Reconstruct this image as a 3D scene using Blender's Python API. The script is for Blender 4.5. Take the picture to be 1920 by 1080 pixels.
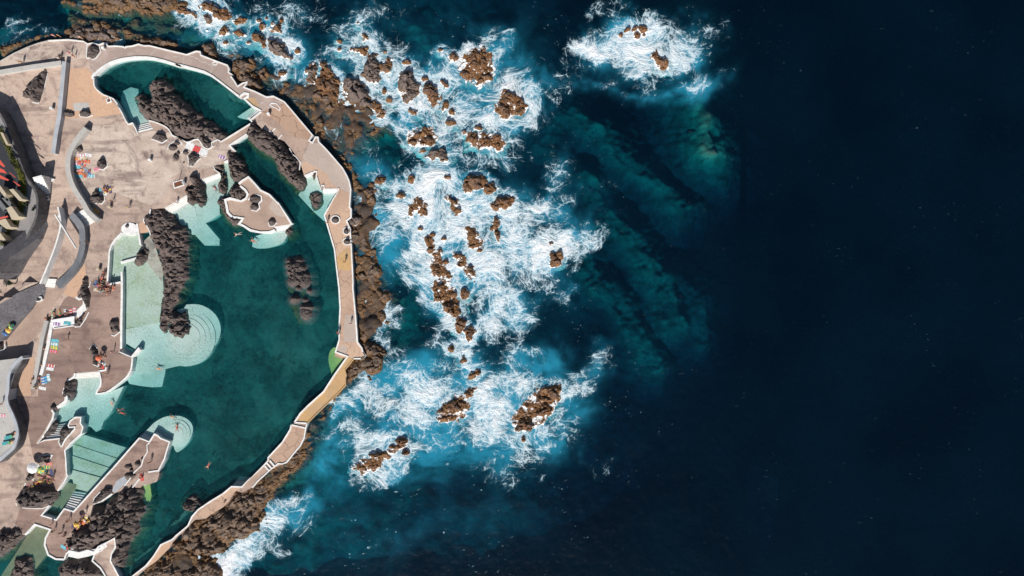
import bpy, bmesh, math, random
import numpy as np
from mathutils import Vector, Matrix, geometry

for o in list(bpy.data.objects): bpy.data.objects.remove(o)
scene = bpy.context.scene
COL = scene.collection
R = math.radians
# ------------------------------------------------------------------ camera, sky, sun, exposure
H_CAM = 160.0
cam_d = bpy.data.cameras.new('camera'); cam = bpy.data.objects.new('camera', cam_d); COL.objects.link(cam)
cam.location = (0, 0, H_CAM); cam.rotation_euler = (0, 0, 0)
cam_d.sensor_width = 36; cam_d.lens = 36 * H_CAM / 240.0
cam_d.clip_start = 1; cam_d.clip_end = 6000
scene.camera = cam
SUN_EL = 39; SHADOW = (0.17, 1.0)                    # shadows fall along +y, slightly to +x
world = bpy.data.worlds.new('World'); scene.world = world; world.use_nodes = True
wn = world.node_tree.nodes; wl = world.node_tree.links
sky = wn.new('ShaderNodeTexSky'); sky.sky_type = 'NISHITA'; sky.sun_disc = False
sky.sun_elevation = R(SUN_EL); sky.sun_rotation = math.atan2(-SHADOW[0], -SHADOW[1])
wl.new(sky.outputs[0], wn['Background'].inputs[0]); wn['Background'].inputs[1].default_value = 0.06
sun_d = bpy.data.lights.new('sun', 'SUN'); sun_d.energy = 5.0; sun_d.angle = R(0.5); sun_d.color = (1, 0.955, 0.89)
sun = bpy.data.objects.new('sun', sun_d); COL.objects.link(sun)
ds = Vector((SHADOW[0], SHADOW[1], 0)).normalized() * math.cos(R(SUN_EL)) + Vector((0, 0, -math.sin(R(SUN_EL))))
sun.rotation_euler = ds.to_track_quat('-Z', 'Y').to_euler(); sun.location = (0, 0, 100)
scene.view_settings.view_transform = 'Standard'; scene.view_settings.look = 'None'
scene.view_settings.exposure = 0.15; scene.view_settings.gamma = 1
scene.cycles.transparent_max_bounces = 12; scene.cycles.max_bounces = 5; scene.cycles.diffuse_bounces = 2; scene.cycles.glossy_bounces = 2; scene.cycles.volume_bounces = 0
scene.cycles.caustics_reflective = False; scene.cycles.caustics_refractive = False

# ------------------------------------------------------------------ measuring helpers (survey units -> metres)
def W(p, z=0.0):
    f = (H_CAM - z) / H_CAM
    return ((p[0] - 960) / 8 * f, (540 - p[1]) / 8 * f, z)
_A = 1915 / 360.0; _C = 1920 / 560.0
WIN = dict(P=(0, 0, 1), A0=(0, 0, _A), A1=(0, 180, _A), A2=(0, 360, _A), A3=(0, 540, _A), A4=(0, 700, _A), A5=(0, 877, _A),
           B0=(330, 0, _A), B1=(330, 180, _A), B2=(330, 360, _A), B3=(400, 540, _A), B4=(330, 700, _A), B5=(230, 877, _A),
           C0=(540, 0, _C), C1=(620, 270, _C), C2=(620, 540, _C), C3=(360, 765, _C), D=(980, 0, 1920 / 420.0), E=(960, 180, 926 / 480.0),
           L1=(0, 190, 926 / 120.), L2=(0, 310, 926 / 120.), L3=(0, 440, 926 / 120.), L4=(0, 560, 926 / 120.), L5=(0, 700, 926 / 120.), L6=(0, 830, 926 / 120.),
           M1=(120, 270, 9.23), M2=(150, 480, 9.23), S1=(60, 560, 6.0), S2=(30, 830, 6.0), S3=(140, 840, 962 / 180.), S4=(280, 230, 962 / 180.), S5=(560, 160, 4.8),
           S7=(0, 960, 1920 / 260.), T0=(0, 0, 1920 / 560.))
def Z(w, *flat):
    ox, oy, s = WIN[w]
    return [(ox + flat[i] / s, oy + flat[i + 1] / s) for i in range(0, len(flat), 2)]
def ell(w, cx, cy, rx, ry, a=0, n=10):
    c, s = math.cos(R(a)), math.sin(R(a)); out = []
    for i in range(n):
        t = 2 * math.pi * i / n; x, y = rx * math.cos(t), ry * math.sin(t)
        out += [cx + x * c - y * s, cy + x * s + y * c]
    return Z(w, *out)
def smooth(pts, n=4, closed=False):
    m = len(pts); out = []
    for i in range(m if closed else m - 1):
        g = lambda k: pts[k % m] if closed else pts[max(0, min(m - 1, k))]
        p0, p1, p2, p3 = g(i - 1), g(i), g(i + 1), g(i + 2)
        for k in range(n):
            t = k / n
            out.append(tuple(0.5 * (2 * p1[j] + (p2[j] - p0[j]) * t + (2 * p0[j] - 5 * p1[j] + 4 * p2[j] - p3[j]) * t * t + (3 * p1[j] - p0[j] - 3 * p2[j] + p3[j]) * t ** 3) for j in (0, 1)))
    if not closed: out.append(tuple(pts[-1][:2]))
    return out
# ------------------------------------------------------------------ numpy noise
def _h(ix, iy, s):
    n = (ix.astype(np.int64) * 374761393 + iy.astype(np.int64) * 668265263 + s * 982451653) & 0xffffffff
    n = ((n ^ (n >> 13)) * 1274126177) & 0xffffffff
    return ((n ^ (n >> 16)) & 0xffffff) / float(0xffffff)
def vn(x, y, s=0):
    ix, iy = np.floor(x), np.floor(y); fx, fy = x - ix, y - iy
    fx = fx * fx * fx * (fx * (fx * 6 - 15) + 10); fy = fy * fy * fy * (fy * (fy * 6 - 15) + 10)
    a, b, c, d = _h(ix, iy, s), _h(ix + 1, iy, s), _h(ix, iy + 1, s), _h(ix + 1, iy + 1, s)
    return (a * (1 - fx) + b * fx) * (1 - fy) + (c * (1 - fx) + d * fx) * fy
def fbm(x, y, s=0, o=4, g=0.5):
    t = 0; a = 1; tot = 0
    for i in range(o):
        t = t + a * vn(x * 2 ** i + 17.3 * i, y * 2 ** i - 9.1 * i, s + i); tot += a; a *= g
    return t / tot
def ridged(x, y, s=0, o=4):
    t = 0; a = 1; tot = 0
    for i in range(o):
        t = t + a * (1 - np.abs(2 * vn(x * 2 ** i + 5.7 * i, y * 2 ** i + 3.3 * i, s + i) - 1)); tot += a; a *= 0.55
    return t / tot
def worley(x, y, s=0):
    ix, iy = np.floor(x), np.floor(y); f1 = np.full(x.shape, 9.0); f2 = f1.copy(); cr = np.zeros(x.shape); ox = cr.copy(); oy = cr.copy()
    for dx in (-1, 0, 1):
        for dy in (-1, 0, 1):
            px, py = ix + dx, iy + dy
            ex, ey = x - px - _h(px, py, s), y - py - _h(px, py, s + 7); d = np.hypot(ex, ey); r = _h(px, py, s + 13)
            nr = d < f1
            f2 = np.where(nr, f1, np.minimum(f2, d)); cr = np.where(nr, r, cr); f1 = np.where(nr, d, f1); ox = np.where(nr, ex, ox); oy = np.where(nr, ey, oy)
    worley.tilt = np.cos(44 * cr) * ox + np.sin(44 * cr) * oy
    return f1, f2, cr
def ss(a, b, x):
    t = np.clip((x - a) / (b - a), 0, 1); return t * t * (3 - 2 * t)
def inside(P, x, y):
    r = np.zeros(x.shape, bool); n = len(P)
    for i in range(n):
        x0, y0 = P[i][:2]; x1, y1 = P[(i + 1) % n][:2]
        if y0 == y1: continue
        c = ((y0 > y) != (y1 > y)) & (x < (x1 - x0) * (y - y0) / (y1 - y0) + x0); r ^= c
    return r
def linedist(P, x, y, closed=True):
    d = np.full(x.shape, 1e9); n = len(P)
    for i in range(n if closed else n - 1):
        x0, y0 = P[i][:2]; x1, y1 = P[(i + 1) % n][:2]
        vx, vy = x1 - x0, y1 - y0; L = vx * vx + vy * vy + 1e-9
        t = np.clip(((x - x0) * vx + (y - y0) * vy) / L, 0, 1)
        d = np.minimum(d, (x - x0 - t * vx) ** 2 + (y - y0 - t * vy) ** 2)
    return np.sqrt(d)
def sdist(P, x, y):                                    # positive inside
    d = linedist(P, x, y); return np.where(inside(P, x, y), d, -d)

# ------------------------------------------------------------------ object helpers
def obj(name, verts, faces, mat, parent=None, smooth_=False):
    me = bpy.data.meshes.new(name); me.from_pydata([tuple(map(float, v)) for v in verts], [], [tuple(int(i) for i in f) for f in faces])
    if smooth_: me.polygons.foreach_set('use_smooth', [True] * len(me.polygons))
    if mat is not None: me.materials.append(mat)
    o = bpy.data.objects.new(name, me); COL.objects.link(o)
    if parent: o.parent = parent
    return o
def empty(name, loc=(0, 0, 0), rz=0, parent=None):
    o = bpy.data.objects.new(name, None); COL.objects.link(o); o.location = loc; o.rotation_euler = (0, 0, rz); o.empty_display_size = .3
    if parent: o.parent = parent
    return o
def tag(o, label=None, cat=None, group=None, kind=None):
    if label: o['label'] = label
    if cat: o['category'] = cat
    if group: o['group'] = group
    if kind: o['kind'] = kind
    return o
def cdt(loops):
    """triangulate polygon with holes (world xy loops, first = outer)"""
    vs, es = [], []
    for L in loops:
        b = len(vs); vs += [Vector(p[:2]) for p in L]; es += [(b + i, b + (i + 1) % len(L)) for i in range(len(L))]
    r = geometry.delaunay_2d_cdt(vs, es, [], 0, 1e-5)
    v = [(p.x, p.y) for p in r[0]]; fs = []
    C = np.array([[sum(v[i][0] for i in f) / 3, sum(v[i][1] for i in f) / 3] for f in r[2]])
    ok = inside(loops[0], C[:, 0], C[:, 1])
    for L in loops[1:]: ok &= ~inside(L, C[:, 0], C[:, 1])
    for f, k in zip(r[2], ok):
        if k:
            a, b, c = (v[i] for i in f)
            fs.append(tuple(f) if (b[0] - a[0]) * (c[1] - a[1]) - (b[1] - a[1]) * (c[0] - a[0]) > 0 else tuple(f[::-1]))
    return v, fs
def area(L): return sum(L[i][0] * L[(i + 1) % len(L)][1] - L[(i + 1) % len(L)][0] * L[i][1] for i in range(len(L))) / 2
def prism(name, loops, z1, z0, mat, parent=None, zf=None):
    """loops: survey outlines; top at z1 (or zf(x,y)), straight sides down to z0"""
    LW = [[W(p, z1)[:2] for p in L] for L in loops]
    v, f = cdt(LW); top = zf or (lambda x, y: z1)
    V = [(x, y, top(x, y)) for x, y in v]; F = list(f)
    for k, L in enumerate(LW):
        if (area(L) > 0) == (k > 0): L = L[::-1]
        b = len(V); n = len(L)
        for x, y in L: V += [(x, y, top(x, y)), (x, y, z0)]
        F += [(b + 2 * i, b + 2 * i + 1, b + 2 * ((i + 1) % n) + 1, b + 2 * ((i + 1) % n)) for i in range(n)]
    return obj(name, V, F, mat, parent)
def plane_z(pa, za, pb, zb):
    a, b = W(pa), W(pb); dx, dy = b[0] - a[0], b[1] - a[1]; L = dx * dx + dy * dy
    return lambda x, y: za + (zb - za) * ((x - a[0]) * dx + (y - a[1]) * dy) / L
def strip(name, pts, w, z1, z0, mat, parent=None, closed=False, side=0.0, z1b=None, jit=0.0):
    """kerb / wall: band of width w along a survey polyline (side: -1..1 shifts it); z1b = height of its right edge"""
    P = [Vector(W(p, z1)[:2]) for p in pts]; n = len(P); z1b = z1 if z1b is None else z1b
    rnd = random.Random(n * 7 + int(P[0].x * 10)); V = []; F = []
    for i in range(n):
        a = P[(i - 1) % n] if closed or i else P[i]; b = P[(i + 1) % n] if closed or i < n - 1 else P[i]
        d1 = (P[i] - a).normalized() if (P[i] - a).length > 1e-6 else (b - P[i]).normalized()
        d2 = (b - P[i]).normalized() if (b - P[i]).length > 1e-6 else d1
        t = (d1 + d2); t = t.normalized() if t.length > 1e-3 else d1
        nn = Vector((-t.y, t.x)); k = min(1.6, 1 / max(.45, nn.dot(Vector((-d1.y, d1.x)))))
        ww = w * (1 + rnd.uniform(-jit, jit))
        l = P[i] + nn * k * ww * (.5 + .5 * side); r = P[i] - nn * k * ww * (.5 - .5 * side)
        V += [(l.x, l.y, z0), (l.x, l.y, z1), (r.x, r.y, z1b), (r.x, r.y, z0)]
    for i in range(n if closed else n - 1):
        a, b = 4 * i, 4 * ((i + 1) % n)
        F += [(a, a + 1, b + 1, b), (a + 1, a + 2, b + 2, b + 1), (a + 2, a + 3, b + 3, b + 2)]
    if not closed: F += [(0, 3, 2, 1), (4 * n - 4, 4 * n - 3, 4 * n - 2, 4 * n - 1)]
    return obj(name, V, F, mat, parent)
def heightmesh(name, x0, x1, y0, y1, cell, zf, mat, keep=None, parent=None, smooth_=False):
    nx = max(3, int((x1 - x0) / cell) + 1); ny = max(3, int((y1 - y0) / cell) + 1)
    X, Y = np.meshgrid(np.linspace(x0, x1, nx), np.linspace(y0, y1, ny))
    Zv = zf(X, Y); K = np.ones(X.shape, bool) if keep is None else keep(X, Y, Zv)
    idx = np.arange(nx * ny).reshape(ny, nx)
    fk = K[:-1, :-1] | K[1:, :-1] | K[:-1, 1:] | K[1:, 1:]
    Q = np.stack([idx[:-1, :-1][fk], idx[:-1, 1:][fk], idx[1:, 1:][fk], idx[1:, :-1][fk]], 1)
    used = np.unique(Q); rem = np.full(nx * ny, -1); rem[used] = np.arange(len(used)); Q = rem[Q]
    V = np.stack([X.ravel()[used], Y.ravel()[used], Zv.ravel()[used]], 1)
    me = bpy.data.meshes.new(name); me.vertices.add(len(V)); me.vertices.foreach_set('co', V.ravel())
    me.loops.add(Q.size); me.loops.foreach_set('vertex_index', Q.ravel().astype(np.int32))
    me.polygons.add(len(Q)); me.polygons.foreach_set('loop_start', np.arange(0, Q.size, 4, dtype=np.int32))
    me.update(calc_edges=True)
    me.polygons.foreach_set('use_smooth', np.full(len(Q), smooth_))
    if mat: me.materials.append(mat)
    o = bpy.data.objects.new(name, me); COL.objects.link(o)
    if parent: o.parent = parent
    return o, V

# ------------------------------------------------------------------ materials
class NT:
    def __init__(s, name):
        s.m = bpy.data.materials.new(name); s.m.use_nodes = True; s.t = s.m.node_tree; s.t.nodes.clear()
        s.out = s.t.nodes.new('ShaderNodeOutputMaterial')
    def n(s, typ, ins=None, out=0, **props):
        nd = s.t.nodes.new('ShaderNode' + typ)
        for k, v in props.items(): setattr(nd, k, v)
        for k, v in (ins or {}).items(): s.set(nd.inputs[k], v)
        return nd.outputs[out]
    def set(s, sock, v):
        if isinstance(v, bpy.types.NodeSocket): s.t.links.new(v, sock)
        else:
            if sock.type == 'RGBA' and len(v) == 3: v = (*v, 1)
            sock.default_value = v
    def pos(s): return s.n('NewGeometry')
    def math(s, op, a, b=0.0, c=0.0, clamp=False): return s.n('Math', {0: a, 1: b, 2: c}, operation=op, use_clamp=clamp)
    def noise(s, vec, scale, detail=4, rough=.55, dist=0.0, out=0): return s.n('TexNoise', {'Vector': vec, 'Scale': scale, 'Detail': detail, 'Roughness': rough, 'Distortion': dist}, out=out)
    def ramp(s, f, lo, hi, a=0.0, b=1.0): return s.n('MapRange', {0: f, 1: lo, 2: hi, 3: a, 4: b}, interpolation_type='SMOOTHSTEP')
    def mix(s, f, a, b, blend='MIX'):
        nd = s.t.nodes.new('ShaderNodeMix'); nd.data_type = 'RGBA'; nd.blend_type = blend
        s.set(nd.inputs[0], f); s.set(nd.inputs[6], a); s.set(nd.inputs[7], b); return nd.outputs[2]
    def bump(s, h, strength=.5, dist=.1): return s.n('Bump', {'Height': h, 'Strength': strength, 'Distance': dist})
    def schlick(s, nb): return s.math('MULTIPLY_ADD', s.math('POWER', s.n('LayerWeight', {0: .5, 1: nb}, out=1), 5), .98, .02)
    def principled(s, col, rough=.8, normal=None, spec=.3, **kw):
        ins = {'Base Color': col, 'Roughness': rough, 'Specular IOR Level': spec}
        if normal is not None: ins['Normal'] = normal
        ins.update(kw)
        s.t.links.new(s.n('BsdfPrincipled', ins), s.out.inputs[0]); return s.m

def mat_ground(name, c1, c2, c3, stain=.5, big=.06, crack_ripple=None, crack_ripple_col=(.10, .07, .05), streak=False):
    t = NT(name); p = t.pos()
    b = t.noise(p, big, 5, .6, .6); m = t.noise(p, .35, 5, .65, .4); f = t.noise(p, 3.0, 4, .7)
    col = t.mix(t.ramp(b, .38, .62), c1, c2)
    col = t.mix(t.math('MULTIPLY', t.ramp(m, .48, .72), stain), col, c3)
    if streak:
        sp = t.n('Mapping', {'Vector': p, 'Scale': (.09, .5, 1), 'Rotation': (0, 0, .12)})
        col = t.mix(t.math('MULTIPLY', t.ramp(t.noise(sp, 1, 5, .65), .5, .68), .7), col, c3)
        sp2 = t.n('Mapping', {'Vector': p, 'Scale': (.12, .4, 1), 'Location': (9, 4, 0), 'Rotation': (0, 0, -.1)})
        col = t.mix(t.math('MULTIPLY', t.ramp(t.noise(sp2, 1, 4, .6), .55, .75), .5), col, tuple(min(.75, x * 1.2) for x in c1))
    col = t.mix(t.math('MULTIPLY', t.ramp(t.noise(p, .14, 6, .7, 1.0), .54, .68), stain * .55), col, tuple(x * .85 for x in c3))
    col = t.mix(t.math('MULTIPLY', t.ramp(f, .4, .75), .3), col, tuple(x * .6 for x in c3))
    sp = t.noise(p, 1.3, 3, .5)
    col = t.mix(t.math('MULTIPLY', t.ramp(sp, .66, .74), .35), col, tuple(x * .45 for x in c3))
    h = t.math('ADD', t.math('MULTIPLY', f, .4), m)
    if crack_ripple:
        wv = t.n('VectorMath', {0: p, 1: t.n('VectorMath', {0: t.noise(p, .5, 4, .6, out=1), 1: (2.2, 2.2, 0)}, operation='MULTIPLY')}, operation='ADD')
        v = t.n('TexVoronoi', {'Vector': wv, 'Scale': crack_ripple, 'Randomness': 1}, feature='DISTANCE_TO_EDGE', voronoi_dimensions='2D')
        gate = t.ramp(t.noise(p, .16, 2), .42, .56)
        k = t.math('MULTIPLY', t.ramp(v, .0, .016 + crack_ripple * .03, 1, 0), gate)
        col = t.mix(t.math('MULTIPLY', k, .85), col, crack_ripple_col); h = t.math('SUBTRACT', h, t.math('MULTIPLY', k, 1.5))
    return t.principled(col, .9, t.bump(h, .4, .08), .2)

def mat_rock(name, c1, c2, c3, algae=None, line=.5, wet=.75, scale=1.0, wash=False):
    t = NT(name); p = t.pos()
    a = t.noise(p, .45 * scale, 6, .65, .7); b = t.noise(p, 1.6 * scale, 5, .7); g = t.noise(p, 6.0, 3, .7)
    col = t.mix(t.ramp(a, .36, .64), c1, c2); col = t.mix(t.math('MULTIPLY', t.ramp(b, .52, .74), .8), col, c3)
    col = t.mix(t.math('MULTIPLY', t.ramp(g, .45, .8), .35), col, tuple(x * .4 for x in c1))
    if algae:
        sx = t.n('SeparateXYZ', {0: t.n('NewGeometry')}, out=2)
        zz = t.math('ADD', sx, t.math('MULTIPLY', t.math('SUBTRACT', a, .5), 1.6))
        col = t.mix(t.ramp(zz, line - .15, line + .35, 1, 0), col, t.mix(t.ramp(b, .4, .6), algae[0], algae[1]))
    v = t.n('TexVoronoi', {'Vector': t.n('VectorMath', {0: p, 1: t.n('VectorMath', {0: t.noise(p, .9, 3, .5, out=1), 1: (1.2, 1.2, 1.2)}, operation='MULTIPLY')}, operation='ADD'), 'Scale': 1.1 * scale}, feature='DISTANCE_TO_EDGE')
    k = t.ramp(v, 0, .09, 1, 0)
    col = t.mix(t.math('MULTIPLY', k, .4), col, tuple(x * .3 for x in c1))
    if wash:
        zz = t.math('ADD', t.n('SeparateXYZ', {0: t.n('NewGeometry')}, out=2), t.math('ADD', t.math('MULTIPLY', t.math('SUBTRACT', a, .5), 2.6), t.math('MULTIPLY', t.math('SUBTRACT', b, .5), 1.2)))
        col = t.mix(t.ramp(zz, .02, .22, .95, 0), col, (.86, .88, .89))
    h = t.math('ADD', t.math('MULTIPLY', b, 1.0), t.math('MULTIPLY', g, .35)); h = t.math('SUBTRACT', h, t.math('MULTIPLY', k, .5))
    return t.principled(col, wet, t.bump(h, .6, .16), .3)

def mat_plain(name, c, rough=.7, var=.12, scale=2.0, spec=.3, bump=.15):
    t = NT(name); p = t.pos(); f = t.noise(p, scale, 4, .6); g = t.noise(p, scale * 6, 3, .6)
    col = t.mix(t.ramp(f, .3, .7), tuple(x * (1 - var) for x in c), tuple(min(.9, x * (1 + var)) for x in c))
    col = t.mix(t.math('MULTIPLY', t.ramp(g, .5, .8), var * 1.5), col, tuple(x * .55 for x in c))
    return t.principled(col, rough, t.bump(g, bump, .03), spec)

M = {}
M['terrace'] = mat_ground('terrace_concrete', (.57, .44, .36), (.43, .325, .27), (.24, .175, .155), .95, .05, streak=True)
M['cream'] = mat_ground('cream_concrete', (.63, .525, .445), (.48, .38, .32), (.22, .16, .145), 1.0, .09, streak=True)
M['apron'] = mat_ground('brown_apron_concrete', (.40, .28, .23), (.28, .195, .165), (.17, .115, .10), .8, .09, streak=True)
M['tan'] = mat_ground('tan_paving', (.62, .40, .27), (.54, .36, .255), (.40, .26, .19), .35, .08)
M['path'] = mat_ground('pinkish_path', (.47, .345, .275), (.39, .28, .225), (.27, .19, .155), .45, .08)
M['prom'] = mat_ground('cracked_promenade', (.58, .40, .29), (.48, .33, .245), (.34, .22, .165), .4, .07, crack_ripple=.33)
M['prom2'] = mat_ground('crazed_promenade', (.42, .315, .275), (.34, .26, .225), (.60, .53, .48), .35, .07, crack_ripple=.2, crack_ripple_col=(.62, .56, .5))
M['promstone'] = mat_ground('swirled_stone_deck', (.50, .335, .24), (.43, .29, .215), (.30, .19, .14), .4, .1, crack_ripple=.26)
M['smoothdeck'] = mat_ground('smooth_pale_deck', (.50, .41, .355), (.46, .375, .325), (.39, .31, .27), .25, .1)
M['ochre'] = mat_ground('ochre_stained_deck', (.56, .36, .17), (.50, .34, .20), (.40, .25, .13), .4, .2)
M['lightgrey'] = mat_ground('light_grey_concrete', (.50, .48, .45), (.44, .42, .40), (.33, .31, .30), .4, .1)
M['road'] = mat_ground('grey_road', (.30, .285, .28), (.25, .24, .24), (.18, .17, .17), .4, .1)
M['cobble'] = mat_ground('grey_cobble', (.20, .19, .20), (.16, .15, .16), (.09, .08, .085), .6, .2, crack_ripple=1.2, crack_ripple_col=(.06, .055, .06))
M['white'] = mat_plain('white_paint', (.76, .75, .73), .6, .12, .8)
M['stepwhite'] = mat_plain('worn_white_steps', (.74, .73, .70), .7, .10, 1.5)
M['wall'] = mat_plain('grey_wall_concrete', (.40, .42, .45), .85, .12, .5)
M['slate'] = mat_plain('slate_grey_wall', (.17, .18, .20), .85, .15, .5)
M['walldark'] = mat_plain('dark_stone_shade_wall', (.105, .10, .105), .9, .3, 1.2, bump=.5)  # stone of the road wall, and the painted shade on the S wall
M['shelf'] = mat_ground('pool_shelf_concrete', (.80, .78, .72), (.72, .72, .66), (.50, .53, .42), .5, .15, crack_ripple=1.3, crack_ripple_col=(.36, .40, .36))  # cobble joint net, contrast raised to paint caustic ripple lines into the colour
M['shelf2'] = mat_ground('algae_shelf_concrete', (.72, .70, .62), (.63, .63, .52), (.46, .48, .24), .7, .10, crack_ripple=1.0, crack_ripple_col=(.30, .34, .22))  # same net: joints plus caustic ripple lines painted over the algae tint
M['silt'] = mat_ground('brown_silt', (.30, .27, .16), (.24, .21, .12), (.16, .14, .08), .5, .2)
M['algae'] = mat_ground('green_algae_shelf', (.36, .46, .14), (.30, .42, .13), (.22, .33, .08), .5, .2)
M['poolbed'] = mat_ground('pool_bed_rock', (.15, .18, .15), (.05, .08, .07), (.015, .025, .02), .9, .11)
LAVA = ((.145, .11, .098), (.098, .078, .072), (.215, .16, .135))
M['lava'] = mat_rock('grey_lava_rock', *LAVA, algae=((.09, .09, .03), (.05, .055, .02)), line=-.05)
M['lavadry'] = mat_rock('dry_lava_rock', (.115, .09, .083), (.085, .07, .066), (.165, .125, .11))
M['lavawet'] = mat_rock('sea_lava_rock', (.165, .088, .05), (.105, .068, .05), (.25, .138, .072), algae=((.23, .108, .04), (.145, .074, .034)), line=.8, wet=.5, wash=True)
M['lavagrey'] = mat_rock('purple_grey_sea_rock', (.17, .128, .11), (.13, .10, .09), (.21, .16, .13), algae=((.19, .10, .045), (.12, .07, .036)), line=.5, wet=.6, wash=True)
M['shorerock'] = mat_rock('brown_shore_rock', (.19, .125, .085), (.115, .085, .068), (.26, .165, .10), algae=((.19, .10, .042), (.11, .066, .034)), line=.6, wet=.6)

def mat_poolwater():
    t = NT('pool_water'); p = t.pos()
    rp = t.noise(p, 2.2, 4, .65, .6); r2 = t.noise(p, .25, 3, .5)
    nb = t.bump(t.math('ADD', rp, t.math('MULTIPLY', r2, .6)), .6, .16)
    tr = t.n('BsdfTransparent', {0: (.97, 1, 1)})
    df = t.n('BsdfDiffuse', {0: t.mix(t.ramp(t.math('ADD', t.math('MULTIPLY', t.noise(p, .10, 4, .6), .5), t.math('MULTIPLY', t.noise(p, 1.7, 4, .75, .3), .5)), .37, .63), (.002, .06, .095), (.018, .37, .39)), 'Normal': nb})  # light and dark of ripple glints painted into the diffuse colour
    base = t.n('MixShader', {0: .11, 1: tr, 2: df})
    gl = t.n('BsdfGlossy', {'Color': (1, 1, 1), 'Roughness': .12, 'Normal': nb})
    fr = t.schlick(nb)
    t.t.links.new(t.n('MixShader', {0: fr, 1: base, 2: gl}), t.out.inputs[0])
    t.t.links.new(t.n('VolumeAbsorption', {0: (.28, .735, .765), 1: .60}), t.out.inputs[1]); return t.m
M['poolwater'] = mat_poolwater()

def mat_sea():
    t = NT('sea_water'); p = t.pos()
    fl = t.n('Attribute', attribute_name='flow', out=1); fo = t.n('Attribute', attribute_name='foam', out=2); ae = t.n('Attribute', attribute_name='aer', out=2)
    sw = t.noise(p, .12, 4, .55, .5); ch = t.noise(p, .75, 5, .62, .6)
    # lacy foam: filaments from ridged noise in advected coordinates
    stv = t.n('Mapping', {'Vector': fl, 'Scale': (.8, 1.2, 1), 'Rotation': (0, 0, .45)})
    nb0 = t.noise(stv, .17, 6, .62, .25); nf = t.noise(stv, .8, 6, .72, .15); r1 = t.noise(fl, .13, 3, .6, .3)
    band = t.ramp(fo, .015, .25)
    d1 = t.math('ADD', t.math('MULTIPLY', t.math('SUBTRACT', nb0, .5), 1.7), t.math('MULTIPLY', t.math('SUBTRACT', nf, .5), 1.1))
    d1 = t.math('MULTIPLY_ADD', d1, band, fo)
    wv = t.n('VectorMath', {0: fl, 1: t.n('VectorMath', {0: t.noise(fl, .22, 3, .5, out=1), 1: (4.2, 4.2, 0)}, operation='MULTIPLY')}, operation='ADD')
    def web(scale, k, c, soft):
        v = t.n('TexVoronoi', {'Vector': wv, 'Scale': scale}, feature='DISTANCE_TO_EDGE', voronoi_dimensions='2D')
        th = t.math('MULTIPLY_ADD', d1, k, c); return t.n('MapRange', {0: v, 1: th, 2: t.math('ADD', th, soft), 3: 1.0, 4: 0.0}, interpolation_type='SMOOTHSTEP')
    a1 = web(.27, .36, -.13, .09); a2 = web(.66, .42, -.19, .14); a3 = web(1.6, .50, -.29, .22)
    alpha = t.math('MAXIMUM', t.math('MULTIPLY', a1, .78), t.math('MAXIMUM', t.math('MULTIPLY', a2, .78), t.math('MULTIPLY', a3, .95)))
    veil = t.ramp(d1, .22, 1.0, 0, .85)
    alpha = t.math('MULTIPLY', t.math('MAXIMUM', alpha, veil), t.ramp(fo, .03, .16))
    # tiny whitecap flecks on open water
    wc = t.n('Mapping', {'Vector': p, 'Scale': (1, 1.6, 1), 'Rotation': (0, 0, -.5)})
    fk = t.math('MULTIPLY', t.ramp(t.noise(wc, .9, 3, .65, .4), .655, .70), t.ramp(t.noise(p, .09, 3, .6), .50, .60))
    cp = t.n('Attribute', attribute_name='chop', out=2)
    alpha = t.math('MAXIMUM', alpha, t.math('MULTIPLY', fk, t.math('MULTIPLY_ADD', cp, .75, .06)))
    nb = t.bump(t.math('ADD', ch, t.math('MULTIPLY', sw, 2.0)), .28, .35)
    aer = t.math('MULTIPLY', ae, t.ramp(t.math('ADD', t.math('MULTIPLY', r1, .9), t.math('MULTIPLY', sw, .5)), .45, .95, .3, 1), clamp=True)
    up = t.mix(t.ramp(aer, 0, .55), t.mix(t.ramp(t.noise(p, .035, 3, .5), .35, .65), (.000, .021, .054), (.0003, .033, .074)), (.02, .25, .39))
    df = t.n('BsdfDiffuse', {0: up, 'Normal': nb})
    tr = t.n('BsdfTransparent', {0: (.96, 1, 1)})
    base = t.n('MixShader', {0: t.math('MULTIPLY_ADD', t.ramp(aer, 0, .7), .72, .18, clamp=True), 1: tr, 2: df})
    gl = t.n('BsdfGlossy', {'Color': (1, 1, 1), 'Roughness': .15, 'Normal': nb})
    sh = t.n('MixShader', {0: t.schlick(nb), 1: base, 2: gl})
    fb = t.bump(t.math('ADD', t.math('MULTIPLY', nb0, 3), t.math('MULTIPLY', nf, 1.6)), .8, .4)
    foam = t.n('BsdfDiffuse', {0: t.mix(t.ramp(d1, .15, 1.05), (.46, .66, .75), (.90, .91, .92)), 'Normal': fb})
    t.t.links.new(t.n('MixShader', {0: alpha, 1: sh, 2: foam}), t.out.inputs[0])
    t.t.links.new(t.n('VolumeAbsorption', {0: (0, .82, .875), 1: .6}), t.out.inputs[1]); return t.m
M['sea'] = mat_sea()

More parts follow.
